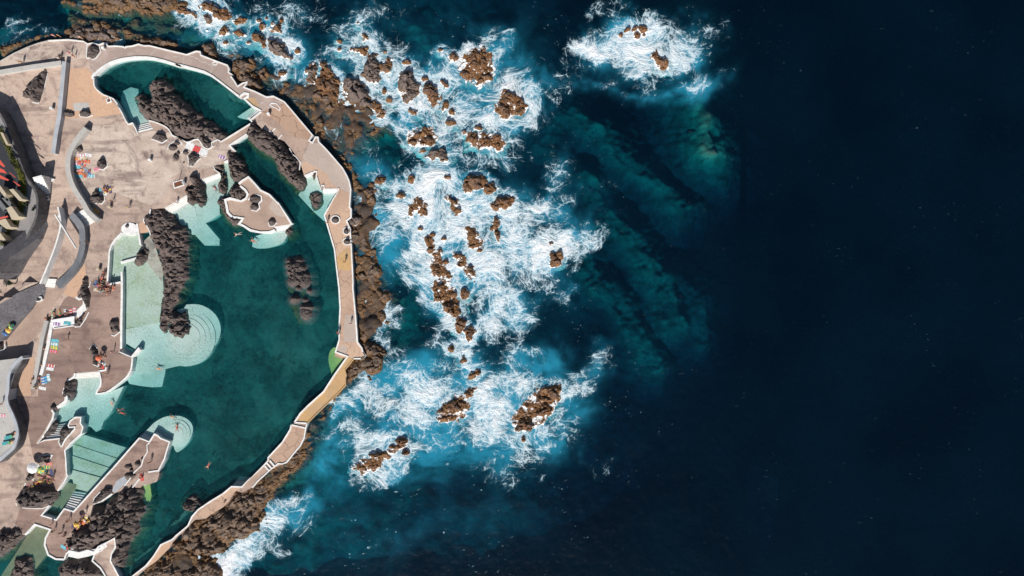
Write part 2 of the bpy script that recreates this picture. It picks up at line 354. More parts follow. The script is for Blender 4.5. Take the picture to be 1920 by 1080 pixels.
def mat_seabed():
    t = NT('seabed_rock'); p = t.pos()
    a = t.noise(p, .25, 6, .65, .6); b = t.noise(p, 1.2, 5, .7); g = t.noise(p, 5, 3, .7)
    z = t.n('SeparateXYZ', {0: p}, out=2)
    dry = t.mix(t.ramp(a, .38, .62), (.105, .062, .036), (.06, .048, .042))
    dry = t.mix(t.math('MULTIPLY', t.ramp(b, .52, .7), .8), dry, (.20, .105, .042))
    wet = t.mix(t.ramp(a, .35, .65), (.20, .25, .20), (.08, .105, .085))
    wet = t.mix(t.math('MULTIPLY', t.ramp(b, .5, .72), .7), wet, (.05, .06, .045))
    col = t.mix(t.ramp(t.math('ADD', z, t.math('MULTIPLY', b, .8)), -.9, .3), wet, dry)
    col = t.mix(t.math('MULTIPLY', t.ramp(g, .5, .8), .5), col, (.04, .03, .022))
    return t.principled(col, .8, t.bump(t.math('ADD', b, t.math('MULTIPLY', g, .3)), .9, .25), .3)
M['seabed'] = mat_seabed()
def C(name, c, rough=.75, var=.1): 
    if name not in M: M[name] = mat_plain(name, c, rough, var, 3.0)
    return M[name]
# ------------------------------------------------------------------ the land: terrace slab with pool basins
TZ = 1.1; PW = 0.25                                   # terrace level, pool water level (sea = 0)
OUTER_N = Z('A0', 0,610, 130,535, 270,470, 380,430, 480,405, 580,400, 680,395, 770,405, 830,412, 870,438, 920,430, 985,447, 1030,430, 1060,440, 1075,462, 1150,458, 1230,465, 1243,478, 1255,465, 1320,458, 1380,440, 1430,455, 1490,455, 1650,495, 1860,545) \
    + Z('B0', 200,510, 240,515, 245,550, 400,610, 510,650, 530,690, 520,720, 560,745, 545,760, 580,810, 612,862, 660,830, 712,815, 675,870, 780,910, 900,968, 970,960, 1060,1005) \
    + Z('B1', 1080,60, 1150,140, 1250,260, 1360,390, 1325,445, 1360,468, 1390,410, 1415,410, 1420,455, 1500,535, 1600,650, 1660,720, 1700,790, 1725,850, 1742,930) \
    + Z('B2', 1742,60, 1730,150, 1745,172, 1745,250, 1700,285, 1735,370, 1745,500, 1755,700, 1765,900) \
    + Z('B3', 1390,0, 1410,200, 1430,450, 1435,540, 1480,600, 1490,640, 1515,670, 1500,695, 1470,705, 1400,705, 1310,820, 1325,870, 1310,960) \
    + Z('B4', 1695,40, 1690,120, 1600,215, 1500,310, 1400,405, 1310,495, 1295,540, 1278,640, 1240,720, 1100,890, 1060,905, 930,970, 810,1080) \
    + Z('B5', 1290,200, 1200,245, 1125,232, 1060,340, 1000,395, 900,450, 830,510, 720,520, 680,560, 600,650, 540,690, 500,740, 460,810, 400,860, 340,930, 240,1000, 150,1075)
OUT = OUTER_N + [(225, 1115), (150, 1250), (120, 1500), (-700, 1500), (-700, 250), (-300, 190), (-60, 135)]
POOL1 = Z('A0', 926,765, 950,730, 1050,652, 1150,608, 1260,582, 1380,572, 1500,577, 1650,612, 1800,660) \
    + Z('B0', 0,640, 130,672, 250,705, 330,742, 430,812, 540,896, 630,967, 672,985, 760,1060) + Z('B1', 850,150, 740,238, 765,262, 610,358, 450,455) \
    + Z('B1', 410,435, 350,470, 365,500, 320,525, 270,505, 220,430, 150,450, 110,462, 60,440, 0,410) + Z('A1', 1830,450, 1760,410, 1715,390, 1690,345, 1640,300, 1530,255, 1480,245, 1525,330, 1370,372, 1320,268, 1275,282, 1215,170, 1165,80) \
    + Z('A0', 1190,1075, 1130,985, 1030,945, 960,890, 935,840, 937,790)
BR_S = Z('B1', 705,380, 532,492)
POOL2 = BR_S + Z('B1', 580,545, 530,570, 540,625, 480,655, 430,690, 375,705, 385,735, 435,765) + Z('B1', 245,830, 120,900) + Z('A2', 1860,30, 1640,160) \
    + Z('A2', 1500,170, 1490,240, 1435,265, 1430,290, 1460,330, 1490,390, 1400,410, 1360,310, 1310,300, 1250,310, 1212,350, 1215,410, 1150,470, 1110,530, 1090,590, 1080,760, 1068,930, 1205,900) \
    + Z('A3', 1215,100, 1210,300, 1207,600, 1180,650, 1320,700, 1310,800, 1290,850, 1250,900, 1150,980, 1060,1040, 960,1055, 985,1000, 1005,960, 1000,890, 985,830, 750,850, 735,885, 675,925) \
    + Z('A4', 640,150, 625,205, 650,230, 655,265, 630,300, 575,340, 520,365, 535,400, 528,450, 490,520, 450,600, 370,700, 440,670, 590,650, 585,690, 612,738, 650,660, 745,555, 745,535, 690,540, 680,520, 700,475, 750,440, 805,440, 800,500, 825,535, 810,600, 700,700, 645,770, 655,850, 662,1000) \
    + Z('A5', 670,80, 640,140, 575,230, 490,375, 412,477, 560,522, 640,410, 733,440, 1130,0) + Z('A4', 1390,645, 1490,685, 1540,607, 1570,620, 1600,650, 1690,685, 1660,780, 1640,850, 1580,970) \
    + Z('A5', 1590,60, 1570,130, 1480,170, 1420,170, 1400,200, 1310,195, 1000,300, 930,360, 900,480, 720,600, 715,690, 660,700, 690,830, 940,830, 990,780, 1140,705, 1150,790, 1100,900, 1180,1080) + [(232, 1115), (240, 1110)] \
    + list(reversed(Z('B1', 1280,800, 1400,752, 1390,800, 1420,860, 1450,930, 1480,918, 1622,920, 1590,1000) + Z('B2', 1590,30, 1480,232, 1530,400, 1580,570, 1600,750, 1625,950) + Z('B3', 1255,20, 1265,200, 1255,400, 1255,520, 1218,640, 1338,682, 1200,880, 1100,1035)
                    + Z('B4', 1430,222, 1320,320, 1240,400, 1180,490, 1140,560, 1060,690, 920,840, 918,870, 890,905, 710,1080) + Z('B5', 1270,100, 1190,192, 1085,190, 1000,260, 870,340, 750,420, 690,490, 650,580, 530,680, 490,720, 380,770, 310,880, 230,980, 100,1080))) \
    + Z('B1', 1250,700, 1180,570, 1080,450, 1010,420, 860,330, 790,265)
POOL3 = Z('A5', 345,568, 498,618, 455,700, 445,770, 480,870, 555,912, 640,915, 660,860, 700,830) + Z('A5', 870,870, 940,850, 915,930, 1000,1000, 1050,1080) + [(210, 1110), (60, 1130), (-30, 1120), (-30, 1035), (0, 1000)] + Z('A5', 250,670)
terrace = prism('terrace', [OUT, POOL1, POOL2, POOL3], TZ, -4.5, M['terrace']); tag(terrace, kind='structure')
OUTW = [W(p, TZ)[:2] for p in OUT]

def sheet(name, pts, mat, lift=.012, parent=terrace, n=0):
    if n: pts = smooth(pts, n, True)
    L = [W(p, TZ)[:2] for p in pts]; v, f = cdt([L])
    return obj(name, [(x, y, TZ + lift) for x, y in v], f, mat, parent)
# paving zones, each a thin sheet on the slab
inner_e = Z('B2', 1610,-70, 1600,20, 1490,232, 1538,400, 1588,570, 1608,750, 1633,950) + Z('B3', 1262,20, 1272,200, 1262,400, 1262,520, 1226,636)
outer_e = [p for p in OUTER_N if 340 < p[1] < 675 and p[0] > 600]
sheet('paving', Z('B1', 1610,1000, 1625,925, 1735,975) + outer_e + list(reversed(inner_e)), M['prom'], .012)
sheet('paving', Z('B1', 1290,560, 1340,465, 1420,470, 1500,540, 1600,655, 1695,790, 1735,920, 1738,975, 1625,920, 1540,860, 1500,770, 1290,650, 1265,600), M['smoothdeck'], .020)
sheet('paving', Z('B1', 1290,650, 1500,770, 1540,860, 1620,915, 1480,915, 1450,900, 1400,760, 1285,790, 1250,700), M['prom'], .016)
sheet('paving', Z('B1', 850,160, 1060,80, 1090,70, 1250,262, 1355,392, 1320,440, 1180,410, 1060,310, 990,245, 880,190), M['promstone'], .016)
sheet('paving', Z('B1', 860,200, 990,245, 1060,310, 1180,410, 1320,440, 1275,540, 1262,640, 1240,690, 1140,480, 1060,380, 870,250), M['path'], .012)
sheet('paving', Z('A0', 885,600, 1000,455, 1060,450, 1240,480, 1380,450, 1490,462, 1860,552) + Z('B0', 200,518, 240,550, 500,660, 520,740, 610,868, 690,860, 900,972, 1060,1015, 1080,1080, 850,1120, 640,960, 430,805, 250,700, 0,632) + Z('A0', 1650,602, 1380,562, 1260,572, 1150,600, 1040,650, 950,725, 900,680), M['prom2'], .012)
sheet('paving', Z('A0', 680,690, 850,670, 905,720, 930,800, 960,890, 1080,965, 1160,1060) + Z('A1', 1215,180, 930,215, 640,220, 620,200, 655,60), M['tan'], .016)
sheet('paving', Z('A1', 730,70, 885,65, 890,140, 740,150), M['lightgrey'], .022)
sheet('paving', Z('A0', 20,610, 270,480, 480,412, 680,402, 860,440, 860,580, 700,610, 620,600, 300,640, 0,690), M['cream'], .012)
sheet('paving', Z('A1', 870,330, 1000,300, 1260,290, 1370,385, 1500,350, 1690,370, 1800,460, 1915,440, 2060,380, 2200,450, 2300,520, 2250,620, 2100,760, 1960,800, 1750,830, 1640,1000, 1500,1090, 1130,960, 900,1050, 800,940, 745,780, 745,600), M['cream'], .012, n=2)
sheet('paving', Z('B1', 0,860, 130,900, 240,825, 430,760, 370,705, 330,720, 120,720, -60,820), M['terrace'], .018)
sheet('paving', Z('A2', 640,1070, 850,900, 1060,860, 1065,930, 1200,905) + Z('A3', 1200,100, 1195,300, 1195,600, 1170,650, 1310,705, 1300,800, 1240,900, 1060,1030, 970,1050, 1010,960, 990,825, 740,845, 670,920) + Z('A4', 630,150, 615,205, 645,235, 640,280, 560,330, 510,360, 525,400, 510,460, 360,700, 440,680, 590,660, 605,745, 650,680, 640,780, 650,1000) + Z('A5', 570,225, 480,370, 410,470, 560,530, 640,420, 730,448, 890,330, 720,640, 650,690, 690,830, 640,905, 560,905, 490,865, 455,760, 505,615, 340,562, 240,660, 150,560, 200,400, 260,180, 400,0) + Z('A4', 330,830, 290,640, 190,240, 380,230) + Z('A3', 380,940, 520,400, 560,250), M['apron'], .014)
sheet('paving', Z('A3', 225,700, 335,690, 345,760, 320,880, 310,1075, 160,1075, 180,920), M['tan'], .020)
sheet('paving', Z('A3', 460,10, 640,30, 520,200, 210,690, 60,1060, -60,1060, -60,700, 60,620, 60,540, 280,250), M['path'], .016)
sheet('paving', Z('A2', 640,1010, 700,860, 850,720, 860,870, 770,1000, 780,1065, 640,1025), M['tan'], .018)
sheet('paving', Z('A4', 1390,655, 1485,690, 1530,620, 1600,658, 1680,690, 1640,850, 1580,970, 1400,990, 1300,1080) + Z('A5', 1130,260, 950,340, 880,400, 720,480, 740,440, 1140,5), M['apron'], .016)
sheet('paving', Z('B4', 1605,0, 1690,5, 1685,120, 1500,305, 1305,490, 1190,480, 1245,400, 1440,220), M['ochre'], .014)
sheet('paving', Z('B3', 1345,690, 1400,712, 1310,820, 1322,870, 1300,960, 1190,1075, 1085,1075, 1210,880), M['ochre'], .018)
sheet('paving', Z('B4', 1160,520, 1285,545, 1270,640, 1235,720, 1100,885, 1020,905, 930,850, 1060,700), M['prom'], .014)
sheet('paving', Z('B5', 1185,200, 1380,10, 1475,5, 1285,195, 1200,240), M['path'], .014)
sheet('paving', Z('B5', 1090,200, 1180,200, 1120,235, 1055,340, 1000,395, 830,500, 700,510, 760,425, 880,345), M['prom'], .014)
sheet('paving', Z('B5', 490,735, 470,800, 340,925, 250,990, 320,880, 390,775), M['tan'], .014)
sheet('paving', Z('B3', 1235,600, 1300,560, 1335,600, 1325,660, 1225,640), M['smoothdeck'], .022)
sheet('paving', Z('B3', 1320,270, 1410,260, 1425,450, 1430,540, 1300,540, 1300,400), M['smoothdeck'], .020)
sheet('paving', Z('B2', 1600,650, 1690,560, 1750,560, 1755,760, 1700,790, 1605,760), M['ochre'], .020)
sheet('paving', Z('B1', 690,20, 790,20, 830,110, 760,90, 700,50), M['ochre'], .018)
sheet('paving', Z('A2', 1370,320, 1450,290, 1475,330, 1480,400, 1400,410), M['tan'], .02)
sheet('paving', Z('B1', 455,460, 740,270, 705,375, 530,485), M['path'], .018)

# white painted kerbs along every pool and sea edge (parts of the terrace)
KH = .22
def kerb(pts, w=.42, side=0.0, n=0, closed=False, h=KH, z0=-.6, mat='white', jit=.12):
    if n: pts = smooth(pts, n, closed)
    return strip('kerb', pts, w * .75, TZ + h, z0, M[mat], terrace, closed, side, jit=jit)
kerb(Z('A0', 937,790, 920,770, 950,730, 1050,650, 1150,605, 1260,580, 1380,570, 1500,575, 1650,610, 1800,660) + Z('B0', 0,640, 130,672, 250,705, 330,740, 430,810, 540,895, 630,965), .62, n=3)
kerb(Z('B0', 630,965, 680,930, 720,935, 715,965, 680,985, 760,1060) + Z('B1', 850,150), .62)
kerb(Z('B1', 850,155, 740,240, 765,262, 610,358, 450,455), .4)
kerb(Z('B1', 450,458, 410,435, 350,470, 365,500, 320,528, 270,505, 220,430, 150,450, 110,462, 60,440, 0,410) + Z('A1', 1830,450, 1760,410, 1715,390, 1690,345, 1640,300, 1530,255, 1480,245), .3, n=2)
kerb(Z('A1', 1370,372, 1320,268, 1275,282, 1215,170, 1165,80) + Z('A0', 1190,1075, 1130,985, 1030,945, 960,890, 935,840, 937,790), .32, n=2)
kerb(Z('A0', 480,405, 680,395, 770,405, 830,412, 870,438, 920,430, 985,447, 1030,430, 1060,440, 1075,462, 1150,458, 1230,465, 1243,478, 1255,465, 1320,458, 1380,440, 1430,455, 1490,455, 1650,495, 1860,545) + Z('B0', 200,510, 240,515, 245,550, 400,610, 510,650, 530,690, 520,720, 560,745), .34)
kerb(Z('B0', 545,760, 580,810, 612,862, 660,830, 712,815, 675,870, 780,910, 900,968, 970,960, 1060,1005) + Z('B1', 1080,60, 1150,140, 1250,260, 1360,390, 1325,445, 1360,468, 1390,410, 1415,410, 1420,455, 1500,535, 1600,650, 1660,720, 1700,790, 1725,850, 1742,930), .36)
kerb(Z('B1', 1742,930) + outer_e[2:], .42)
kerb(Z('A0', 0,610, 130,535, 270,470, 380,430, 480,405), .25, mat='lightgrey')
kerb(Z('B3', 1490,640, 1515,670, 1500,695, 1470,705), .3); kerb(Z('B3', 1400,705, 1310,820, 1325,870, 1310,960) + Z('B4', 1695,40, 1690,120, 1600,215, 1500,310, 1400,405, 1310,495), .28, mat='ochre')
kerb(Z('B4', 1310,495, 1295,540, 1278,640, 1240,720, 1100,890, 1060,905, 1020,900, 930,970, 810,1080) + Z('B5', 1290,200), .36)
kerb(list(reversed(inner_e))[:0] + Z('B1', 1622,920, 1590,1000) + Z('B2', 1590,30, 1480,232, 1530,400, 1580,570, 1600,750, 1625,950) + Z('B3', 1255,20, 1265,200, 1255,400, 1255,520, 1218,640, 1338,682, 1200,880, 1100,1035) + Z('B4', 1430,222, 1320,320, 1240,400, 1180,490), .46)
kerb(Z('B4', 1180,490, 1310,500), .4); kerb(Z('B4', 1150,515, 1285,545), .4)
kerb(Z('B4', 1150,515, 1140,560, 1060,690, 920,840, 918,870), .46)
kerb(Z('B4', 918,870, 890,905, 710,1080) + Z('B5', 1270,100, 1190,192, 1085,190, 1000,260, 870,340, 750,420, 690,490, 650,580, 530,680, 490,720, 380,770, 310,880, 230,980, 100,1080, 20,1150), .42)
for s in (Z('B4', 935,870, 985,930), Z('B4', 905,895, 955,950), Z('B4', 885,925, 925,970)): kerb(s, .42, h=.26)
kerb(Z('B1', 1285,800, 1365,765), .8); kerb(Z('B1', 1365,765, 1380,750, 1405,750, 1400,800, 1420,860, 1445,930, 1450,890, 1475,890, 1478,918), .3)
kerb(Z('B1', 705,380, 532,492, 578,545), .5); kerb(Z('B1', 478,660, 535,632, 530,605), .4)
kerb(Z('B1', 375,700, 385,735, 435,770), .25)
kerb(Z('A2', 1500,170, 1490,240, 1435,265, 1430,290, 1460,330, 1490,390, 1500,430), .3)
kerb(Z('A2', 1215,405, 1150,470, 1110,530, 1090,590, 1080,760, 1068,930), .5); kerb(Z('A2', 1068,925, 1205,900), .6)
kerb(Z('A2', 1365,315, 1400,530), .6, h=.15); kerb(Z('A2', 1205,705, 1360,660), .65, h=-.55); 
kerb(Z('A2', 1212,795, 1215,900) + Z('A3', 1215,100, 1210,300, 1207,605), .62, h=.1)
kerb(Z('A3', 1320,700, 1310,800, 1290,850, 1250,900, 1150,980, 1060,1040, 960,1055, 985,1000, 1005,960, 1000,890, 985,830), .5, n=2)
kerb(Z('A3', 985,830, 1050,820, 1060,790), .5); kerb(Z('A3', 750,850, 735,885, 675,925) + Z('A4', 640,150, 625,205), .45)
kerb(Z('A4', 655,225, 658,265, 630,300, 570,340), .95, n=3); kerb(Z('A4', 515,365, 535,400, 525,450, 490,520, 450,600, 420,640), .55)
kerb(Z('A4', 420,640, 370,700, 440,668, 590,650, 585,690, 612,738), .3)
kerb(Z('A4', 612,738, 650,660, 745,555, 745,535, 690,540, 680,520, 700,475, 750,440, 805,440, 800,500, 825,535, 810,600, 700,700, 645,770, 655,850, 662,1000) + Z('A5', 670,80, 640,140, 575,230), .4)
kerb(Z('A5', 490,375, 412,477, 560,522, 640,410, 733,440, 1130,0) + Z('A4', 1390,645), .42); kerb(Z('A4', 1390,645, 1490,685), .3)
kerb(Z('A4', 1490,685, 1540,607, 1570,620, 1600,650, 1690,685, 1660,780, 1640,850, 1580,970, 1480,985), .42)
kerb(Z('A4', 1490,690, 1465,715, 1470,780, 1430,850, 1410,920, 1340,985, 1290,1060) + Z('A5', 1240,180), .3)
kerb(Z('A5', 1390,110, 1320,200), .35)
kerb(Z('A5', 250,670, 345,568, 498,618, 455,700, 445,770, 480,870, 555,912, 640,915), .55, n=1)
kerb(Z('A5', 640,915, 660,860, 690,830, 790,850, 870,825, 940,845, 980,790, 1070,745, 1140,705, 1150,790, 1110,860, 1100,930, 1180,1080, 1210,1150), .42)
kerb(Z('A5', 990,800, 940,870, 920,930, 1000,1000, 1050,1080, 1090,1150), .42)
kerb(Z('A5', 925,360, 940,300, 1000,240), .25); kerb(Z('A5', 930,362, 1020,330, 1120,260), .5)
# broad whitewashed ledge beside the sunbathers' rock
strip('whitewash', Z('A5', 690,840, 780,870, 880,850, 960,835, 1010,790, 1060,765), 1.5, TZ + .05, TZ - 1, M['white'], terrace, jit=.5)
strip('whitewash', Z('A5', 1130,240, 1190,160, 1260,110), 1.4, TZ + .06, TZ - .5, M['wall'], terrace, jit=.3)
strip('whitewash', Z('A3', 770,290, 800,240, 850,180, 860,140), 1.5, TZ + .06, TZ - .2, M['white'], terrace, jit=.3)
strip('whitewash', Z('A3', 760,90, 790,115, 830,100, 840,150, 865,180), .5, TZ + .10, TZ - .2, M['white'], terrace, jit=.3)
strip('whitewash', Z('A4', 350,960, 400,890, 430,930), 2.2, TZ + .05, TZ - .2, M['cream'], terrace, jit=.3)

# ------------------------------------------------------------------ pool basins: floor, pale shelves, water
def bedz(x, y): return -2.9 + 1.2 * fbm(x * .06, y * .06, 5, 4) + .5 * fbm(x * .35, y * .35, 9, 3)
bx0, by0, _ = W((-60, 1130)); bx1, by1, _ = W((700, 80))
pool_floor, _v = heightmesh('pool_floor', bx0, bx1, by0, by1, 1.1, bedz, M['poolbed'], keep=lambda X, Y, Zv: sdist(OUTW, X, Y) > -.3, smooth_=True); tag(pool_floor, kind='structure')
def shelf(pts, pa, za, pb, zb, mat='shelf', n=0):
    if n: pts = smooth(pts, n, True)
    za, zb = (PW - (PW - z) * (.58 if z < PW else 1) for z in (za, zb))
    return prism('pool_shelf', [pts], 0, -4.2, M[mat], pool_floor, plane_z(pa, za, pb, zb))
shelf(Z('A1', 1180,60, 1200,-60, 1280,-100, 1360,-80, 1370,0, 1400,150, 1480,250, 1530,300, 1520,335, 1370,370, 1320,268, 1275,280), (270, 245), .18, (235, 178), -1.6)
shelf(Z('B1', 850,155, 740,240, 600,200, 770,100), (490, 215), .2, (445, 215), -1.3)
shelf(Z('B1', 1280,790, 1400,750, 1450,930, 1630,920, 1600,1000, 1590,1010) + Z('B2', 1490,235, 1470,290, 1360,190, 1215,30) + Z('B1', 1230,960, 1290,900), (628, 345), .15, (600, 405), -1.5)
shelf(Z('B1', 480,640, 520,640, 540,800, 600,880, 520,1000, 440,1010, 420,960, 470,900), (425, 305), -.1, (415, 370), -.6, 'shelf2')
shelf(Z('B1', 435,765, 470,900, 480,1080, 290,1100, 60,1000, 130,890, 245,830), (390, 325), .2, (400, 400), -.75)
shelf(Z('A2', 1860,20, 1915,130, 1960,330) + Z('B2', 140,380, 275,530, 420,530, 425,470, 290,310, 430,220, 430,80, 290,80, 290,-60, 120,0) + Z('A2', 1640,150, 1740,330), (330, 372), .2, (395, 450), -1.15)
shelf(Z('A2', 1640,150, 1880,20, 1960,200, 1960,420, 1880,430, 1760,330), (330, 370), .22, (345, 420), -.5)
shelf(Z('B2', 990,340, 1150,320, 1100,450, 1050,510, 950,545, 850,560, 750,545, 780,440, 900,410), (545, 420), .24, (475, 465), -1.35, n=2)
shelf(Z('A2', 1215,410, 1360,330, 1400,530, 1500,430, 1560,560, 1580,680, 1640,760, 1620,900, 1230,900, 1070,930, 1090,590), (240, 440), .06, (250, 530), -.05, 'shelf2')
shelf(Z('A2', 1395,530, 1500,435, 1560,560, 1600,690, 1640,750, 1620,900, 1480,720), (270, 460), .22, (300, 520), .02, 'cream')
shelf(Z('A2', 1225,895, 1625,840, 1640,1100) + Z('A3', 1620,100, 1590,345, 1225,415), (250, 520), -.05, (250, 612), -.2, 'shelf2')
arc = [(349, 571), (372, 571), (392, 580), (406, 595), (412, 613), (410, 632), (400, 650), (380, 668), (350, 682), (310, 692)]
shelf(Z('A3', 1225,415, 1590,345, 1640,330) + [(330, 600)] + smooth(arc, 3) + [(300, 695), (255, 700), (246, 675), (262, 660), (230, 640)], (270, 625), -.28, (330, 690), -1.0, 'shelf', 0)
for rr, zz in ((56, -.27), (47, -.19), (38, -.10), (28, -.01)):
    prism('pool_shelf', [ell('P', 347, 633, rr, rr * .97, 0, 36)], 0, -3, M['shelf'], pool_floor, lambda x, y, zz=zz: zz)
for rr, zz in ((25, -.12), (19, -.05), (12, .02)):
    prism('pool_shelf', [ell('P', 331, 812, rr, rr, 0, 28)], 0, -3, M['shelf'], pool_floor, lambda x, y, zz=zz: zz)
shelf(Z('A3', 1325,830, 1640,815, 1635,850, 1600,990, 1500,995, 1380,980, 1280,960, 1250,910), (290, 690), -.9, (300, 735), -1.6)
shelf(Z('A3', 740,845, 985,830, 1010,960, 965,1055, 1080,1045) + Z('A4', 1230,130, 1170,250, 1100,390, 1020,480, 990,560, 940,590, 890,540, 700,480, 640,510, 560,520, 560,360, 650,300, 660,240, 640,190, 670,80), (163, 700), .2, (185, 790), -1.15, 'shelf')
shelf(Z('A4', 640,505, 820,440, 700,470, 680,540, 600,650, 440,670, 540,520), (98, 826), .2, (125, 795), -.6)
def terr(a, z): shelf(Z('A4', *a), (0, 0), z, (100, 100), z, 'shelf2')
terr((830,620, 1290,760, 1190,870, 720,715, 800,640), -1.15); terr((720,712, 1190,866, 1110,960, 690,820, 690,740), -.95)
terr((690,818, 1110,956, 1020,1050, 700,950, 660,830), -.7); terr((660,948, 1020,1048, 900,1190, 740,1150, 720,1060, 640,1040), -.4)
bul = smooth(Z('A4', 1390,640, 1470,560, 1540,490, 1630,440, 1720,422, 1800,430, 1870,465, 1912,520, 1915,590, 1880,680, 1830,740, 1765,790, 1735,760, 1700,680, 1560,620), 3, True)
shelf(bul, (300, 800), -.35, (360, 830), -.8)
shelf(Z('B3', 1220,590, 1235,640, 1340,690, 1200,890, 1165,820, 1145,740, 1150,660, 1180,610), (640, 670), .05, (615, 680), -.9, 'algae', 2)
shelf(Z('A5', 1400,180, 1500,160, 1510,280, 1490,340, 1430,330), (270, 905), .2, (272, 945), -.7, 'algae')
shelf(Z('A5', 490,370, 640,140, 760,170, 740,260, 560,520, 410,475), (130, 910), -.35, (90, 970), -.7, 'silt')
shelf(Z('A5', 270,680, 345,570, 500,620, 440,740, 470,860, 300,1080, 0,1090, 100,940), (80, 990), .05, (60, 1060), -.25, 'silt')
for i, (nm, L) in enumerate((('pool_water', POOL1), ('pool_water', POOL2), ('pool_water', POOL3))):
    LW = [W(p, TZ)[:2] for p in L]; v, f = cdt([LW])
    tag(obj(nm, [(x, y, PW) for x, y in v], f, M['poolwater']), kind='structure')

# ------------------------------------------------------------------ sea bed and rocky shore
REEF = [  # outline, crest height, roughness
    (Z('B1', 1080,40, 1250,230, 1360,380, 1430,460, 1600,640, 1720,790, 1750,1000, 1850,1000, 1900,900, 1800,700, 1720,560, 1560,400, 1500,250, 1400,150, 1300,40, 1100,-60, 950,-60), .35, 1.0),
    (Z('P', 655,340, 700,350, 712,420, 700,460, 712,520, 735,560, 733,600, 700,640, 690,660, 670,640, 660,560, 655,450), .75, 1.1),
    (Z('P', 450,150, 520,160, 560,130, 640,150, 720,200, 730,240, 690,270, 660,310, 700,360, 660,350, 600,270, 540,200, 490,180), .10, 1.0),
    (Z('P', 0,120, 50,85, 120,70, 200,70, 370,90, 440,140, 560,200, 590,250, 600,220, 540,140, 470,100, 400,85, 300,70, 230,50, 150,20, 120,50, 60,75, 0,85), .25, .9),
    (Z('P', 120,0, 380,0, 390,30, 330,35, 240,28, 150,15), .5, .9),
    (Z('P', 120,20, 330,40, 350,60, 230,75, 130,65), -.9, .7),
    (Z('P', 640,690, 680,650, 730,655, 720,690, 650,740, 600,800, 575,850, 560,880, 520,910, 500,960, 490,1000, 420,1030, 330,1060, 250,1090, 300,1040, 420,930, 560,830, 600,770), .35, .9),
    (Z('P', 240,1110, 330,1020, 420,1050, 400,1120), .6, .9),
]
REEFW = [([W(p)[:2] for p in L], z, r) for L, z, r in REEF]
SUBM = [  # submerged ridges: polyline, half width (m), crest
    ([(1085, 195), (1130, 240), (1190, 290), (1250, 335), (1285, 380)], 5.0, -4.0), ([(1110, 345), (1130, 400), (1200, 450), (1240, 520), (1270, 600)], 7.0, -3.8),
    ([(1085, 420), (1110, 520), (1160, 560), (1210, 640), (1225, 690)], 6.5, -4.4), ([(1300, 180), (1330, 250), (1345, 280)], 2.5, -.4), ([(1060, 200), (1020, 260), (1060, 330)], 4, -5.0),
    ([(1240, 480), (1310, 560), (1330, 640)], 5, -6.5), ([(770, 40), (800, 75)], 3.5, -2.5), ([(640, 20), (740, 30)], 6, -5), ([(1530, 960), (1560, 1000)], 5, -8), ([(740, 580), (800, 640)], 8, -4.5), ([(690, 260), (740, 300)], 6, -2.2)]
SUBMW = [([W(p)[:2] for p in L], w, z) for L, w, z in SUBM]
def seabed(X, Y):
    e = -np.minimum(sdist(OUTW, X, Y), 0)            # metres offshore
    wx = X + 2.6 * (fbm(X * .09, Y * .09, 3) - .5) * 2; wy = Y + 2.6 * (fbm(X * .07, Y * .07, 8) - .5) * 2
    z = -1.2 - 3.6 * ss(3, 16, e) - 3.5 * ss(16, 40, e) - 6 * ss(48, 70, e) - 16 * ss(66, 95, e)
    z = z - 4.5 * ss(-20, -45, X) * ss(58, 70, Y) * ss(18, 0, X + 30)
    z = np.where((X < -104) & (Y > 55), np.minimum(z, -3.5 * ss(0, 7, e) - .8), z)
    z = z + 1.6 * (fbm(X * .16, Y * .16, 21, 5) - .5) * 2 * np.clip(-z / 3, .3, 1.5)
    G1, G2, cr0 = worley(X * .55 + 1.5 * fbm(X * .4, Y * .4, 14), Y * .55, 15)
    for L, w, c in SUBMW:
        d = linedist(L, wx, wy, False)
        z = np.maximum(z, c - 1.3 - np.clip(d - w * .3, 0, 99) * 1.0 + 2.6 * (fbm(X * .25, Y * .25, 31, 3) - .5) + .9 * (cr0 - .5) * ss(0, .3, G2 - G1) + .8 * (ridged(X * .9, Y * .9, 33, 3) - .5))
    F1, F2, cr = worley(X * .42 + fbm(X * .5, Y * .5, 4), Y * .42, 11)
    for L, c, r in REEFW:
        d = sdist(L, X + 3 * (fbm(X * .25, Y * .25, 41) - .5), Y + 3 * (fbm(X * .25, Y * .25, 43) - .5))
        hh = c - .25 + r * (1.8 * (fbm(X * .22, Y * .22, 17, 3) - .5) + 1.1 * (cr - .5) * ss(0, .3, F2 - F1) + 1.0 * (ridged(X * .6, Y * .6, 23, 4) - .55) + .5 * (fbm(X * 1.5, Y * 1.5, 29, 3) - .5))
        z = np.maximum(z, hh + np.where(d < 0, d * 1.1, 0) - 1.4 * ss(3.0, 0, d))
    return np.minimum(z, TZ - .2 + .0 * e) if False else np.where(e <= 0, np.minimum(z, .4), z)
sx0, sy0, _ = W((-80, 1180)); sx1, sy1, _ = W((1500, -80))
bed, _v = heightmesh('seabed', sx0, sx1, sy0, sy1, .42, seabed, M['seabed'], keep=lambda X, Y, Zv: sdist(OUTW, X, Y) < 3.0, smooth_=True)
tag(bed, kind='structure')
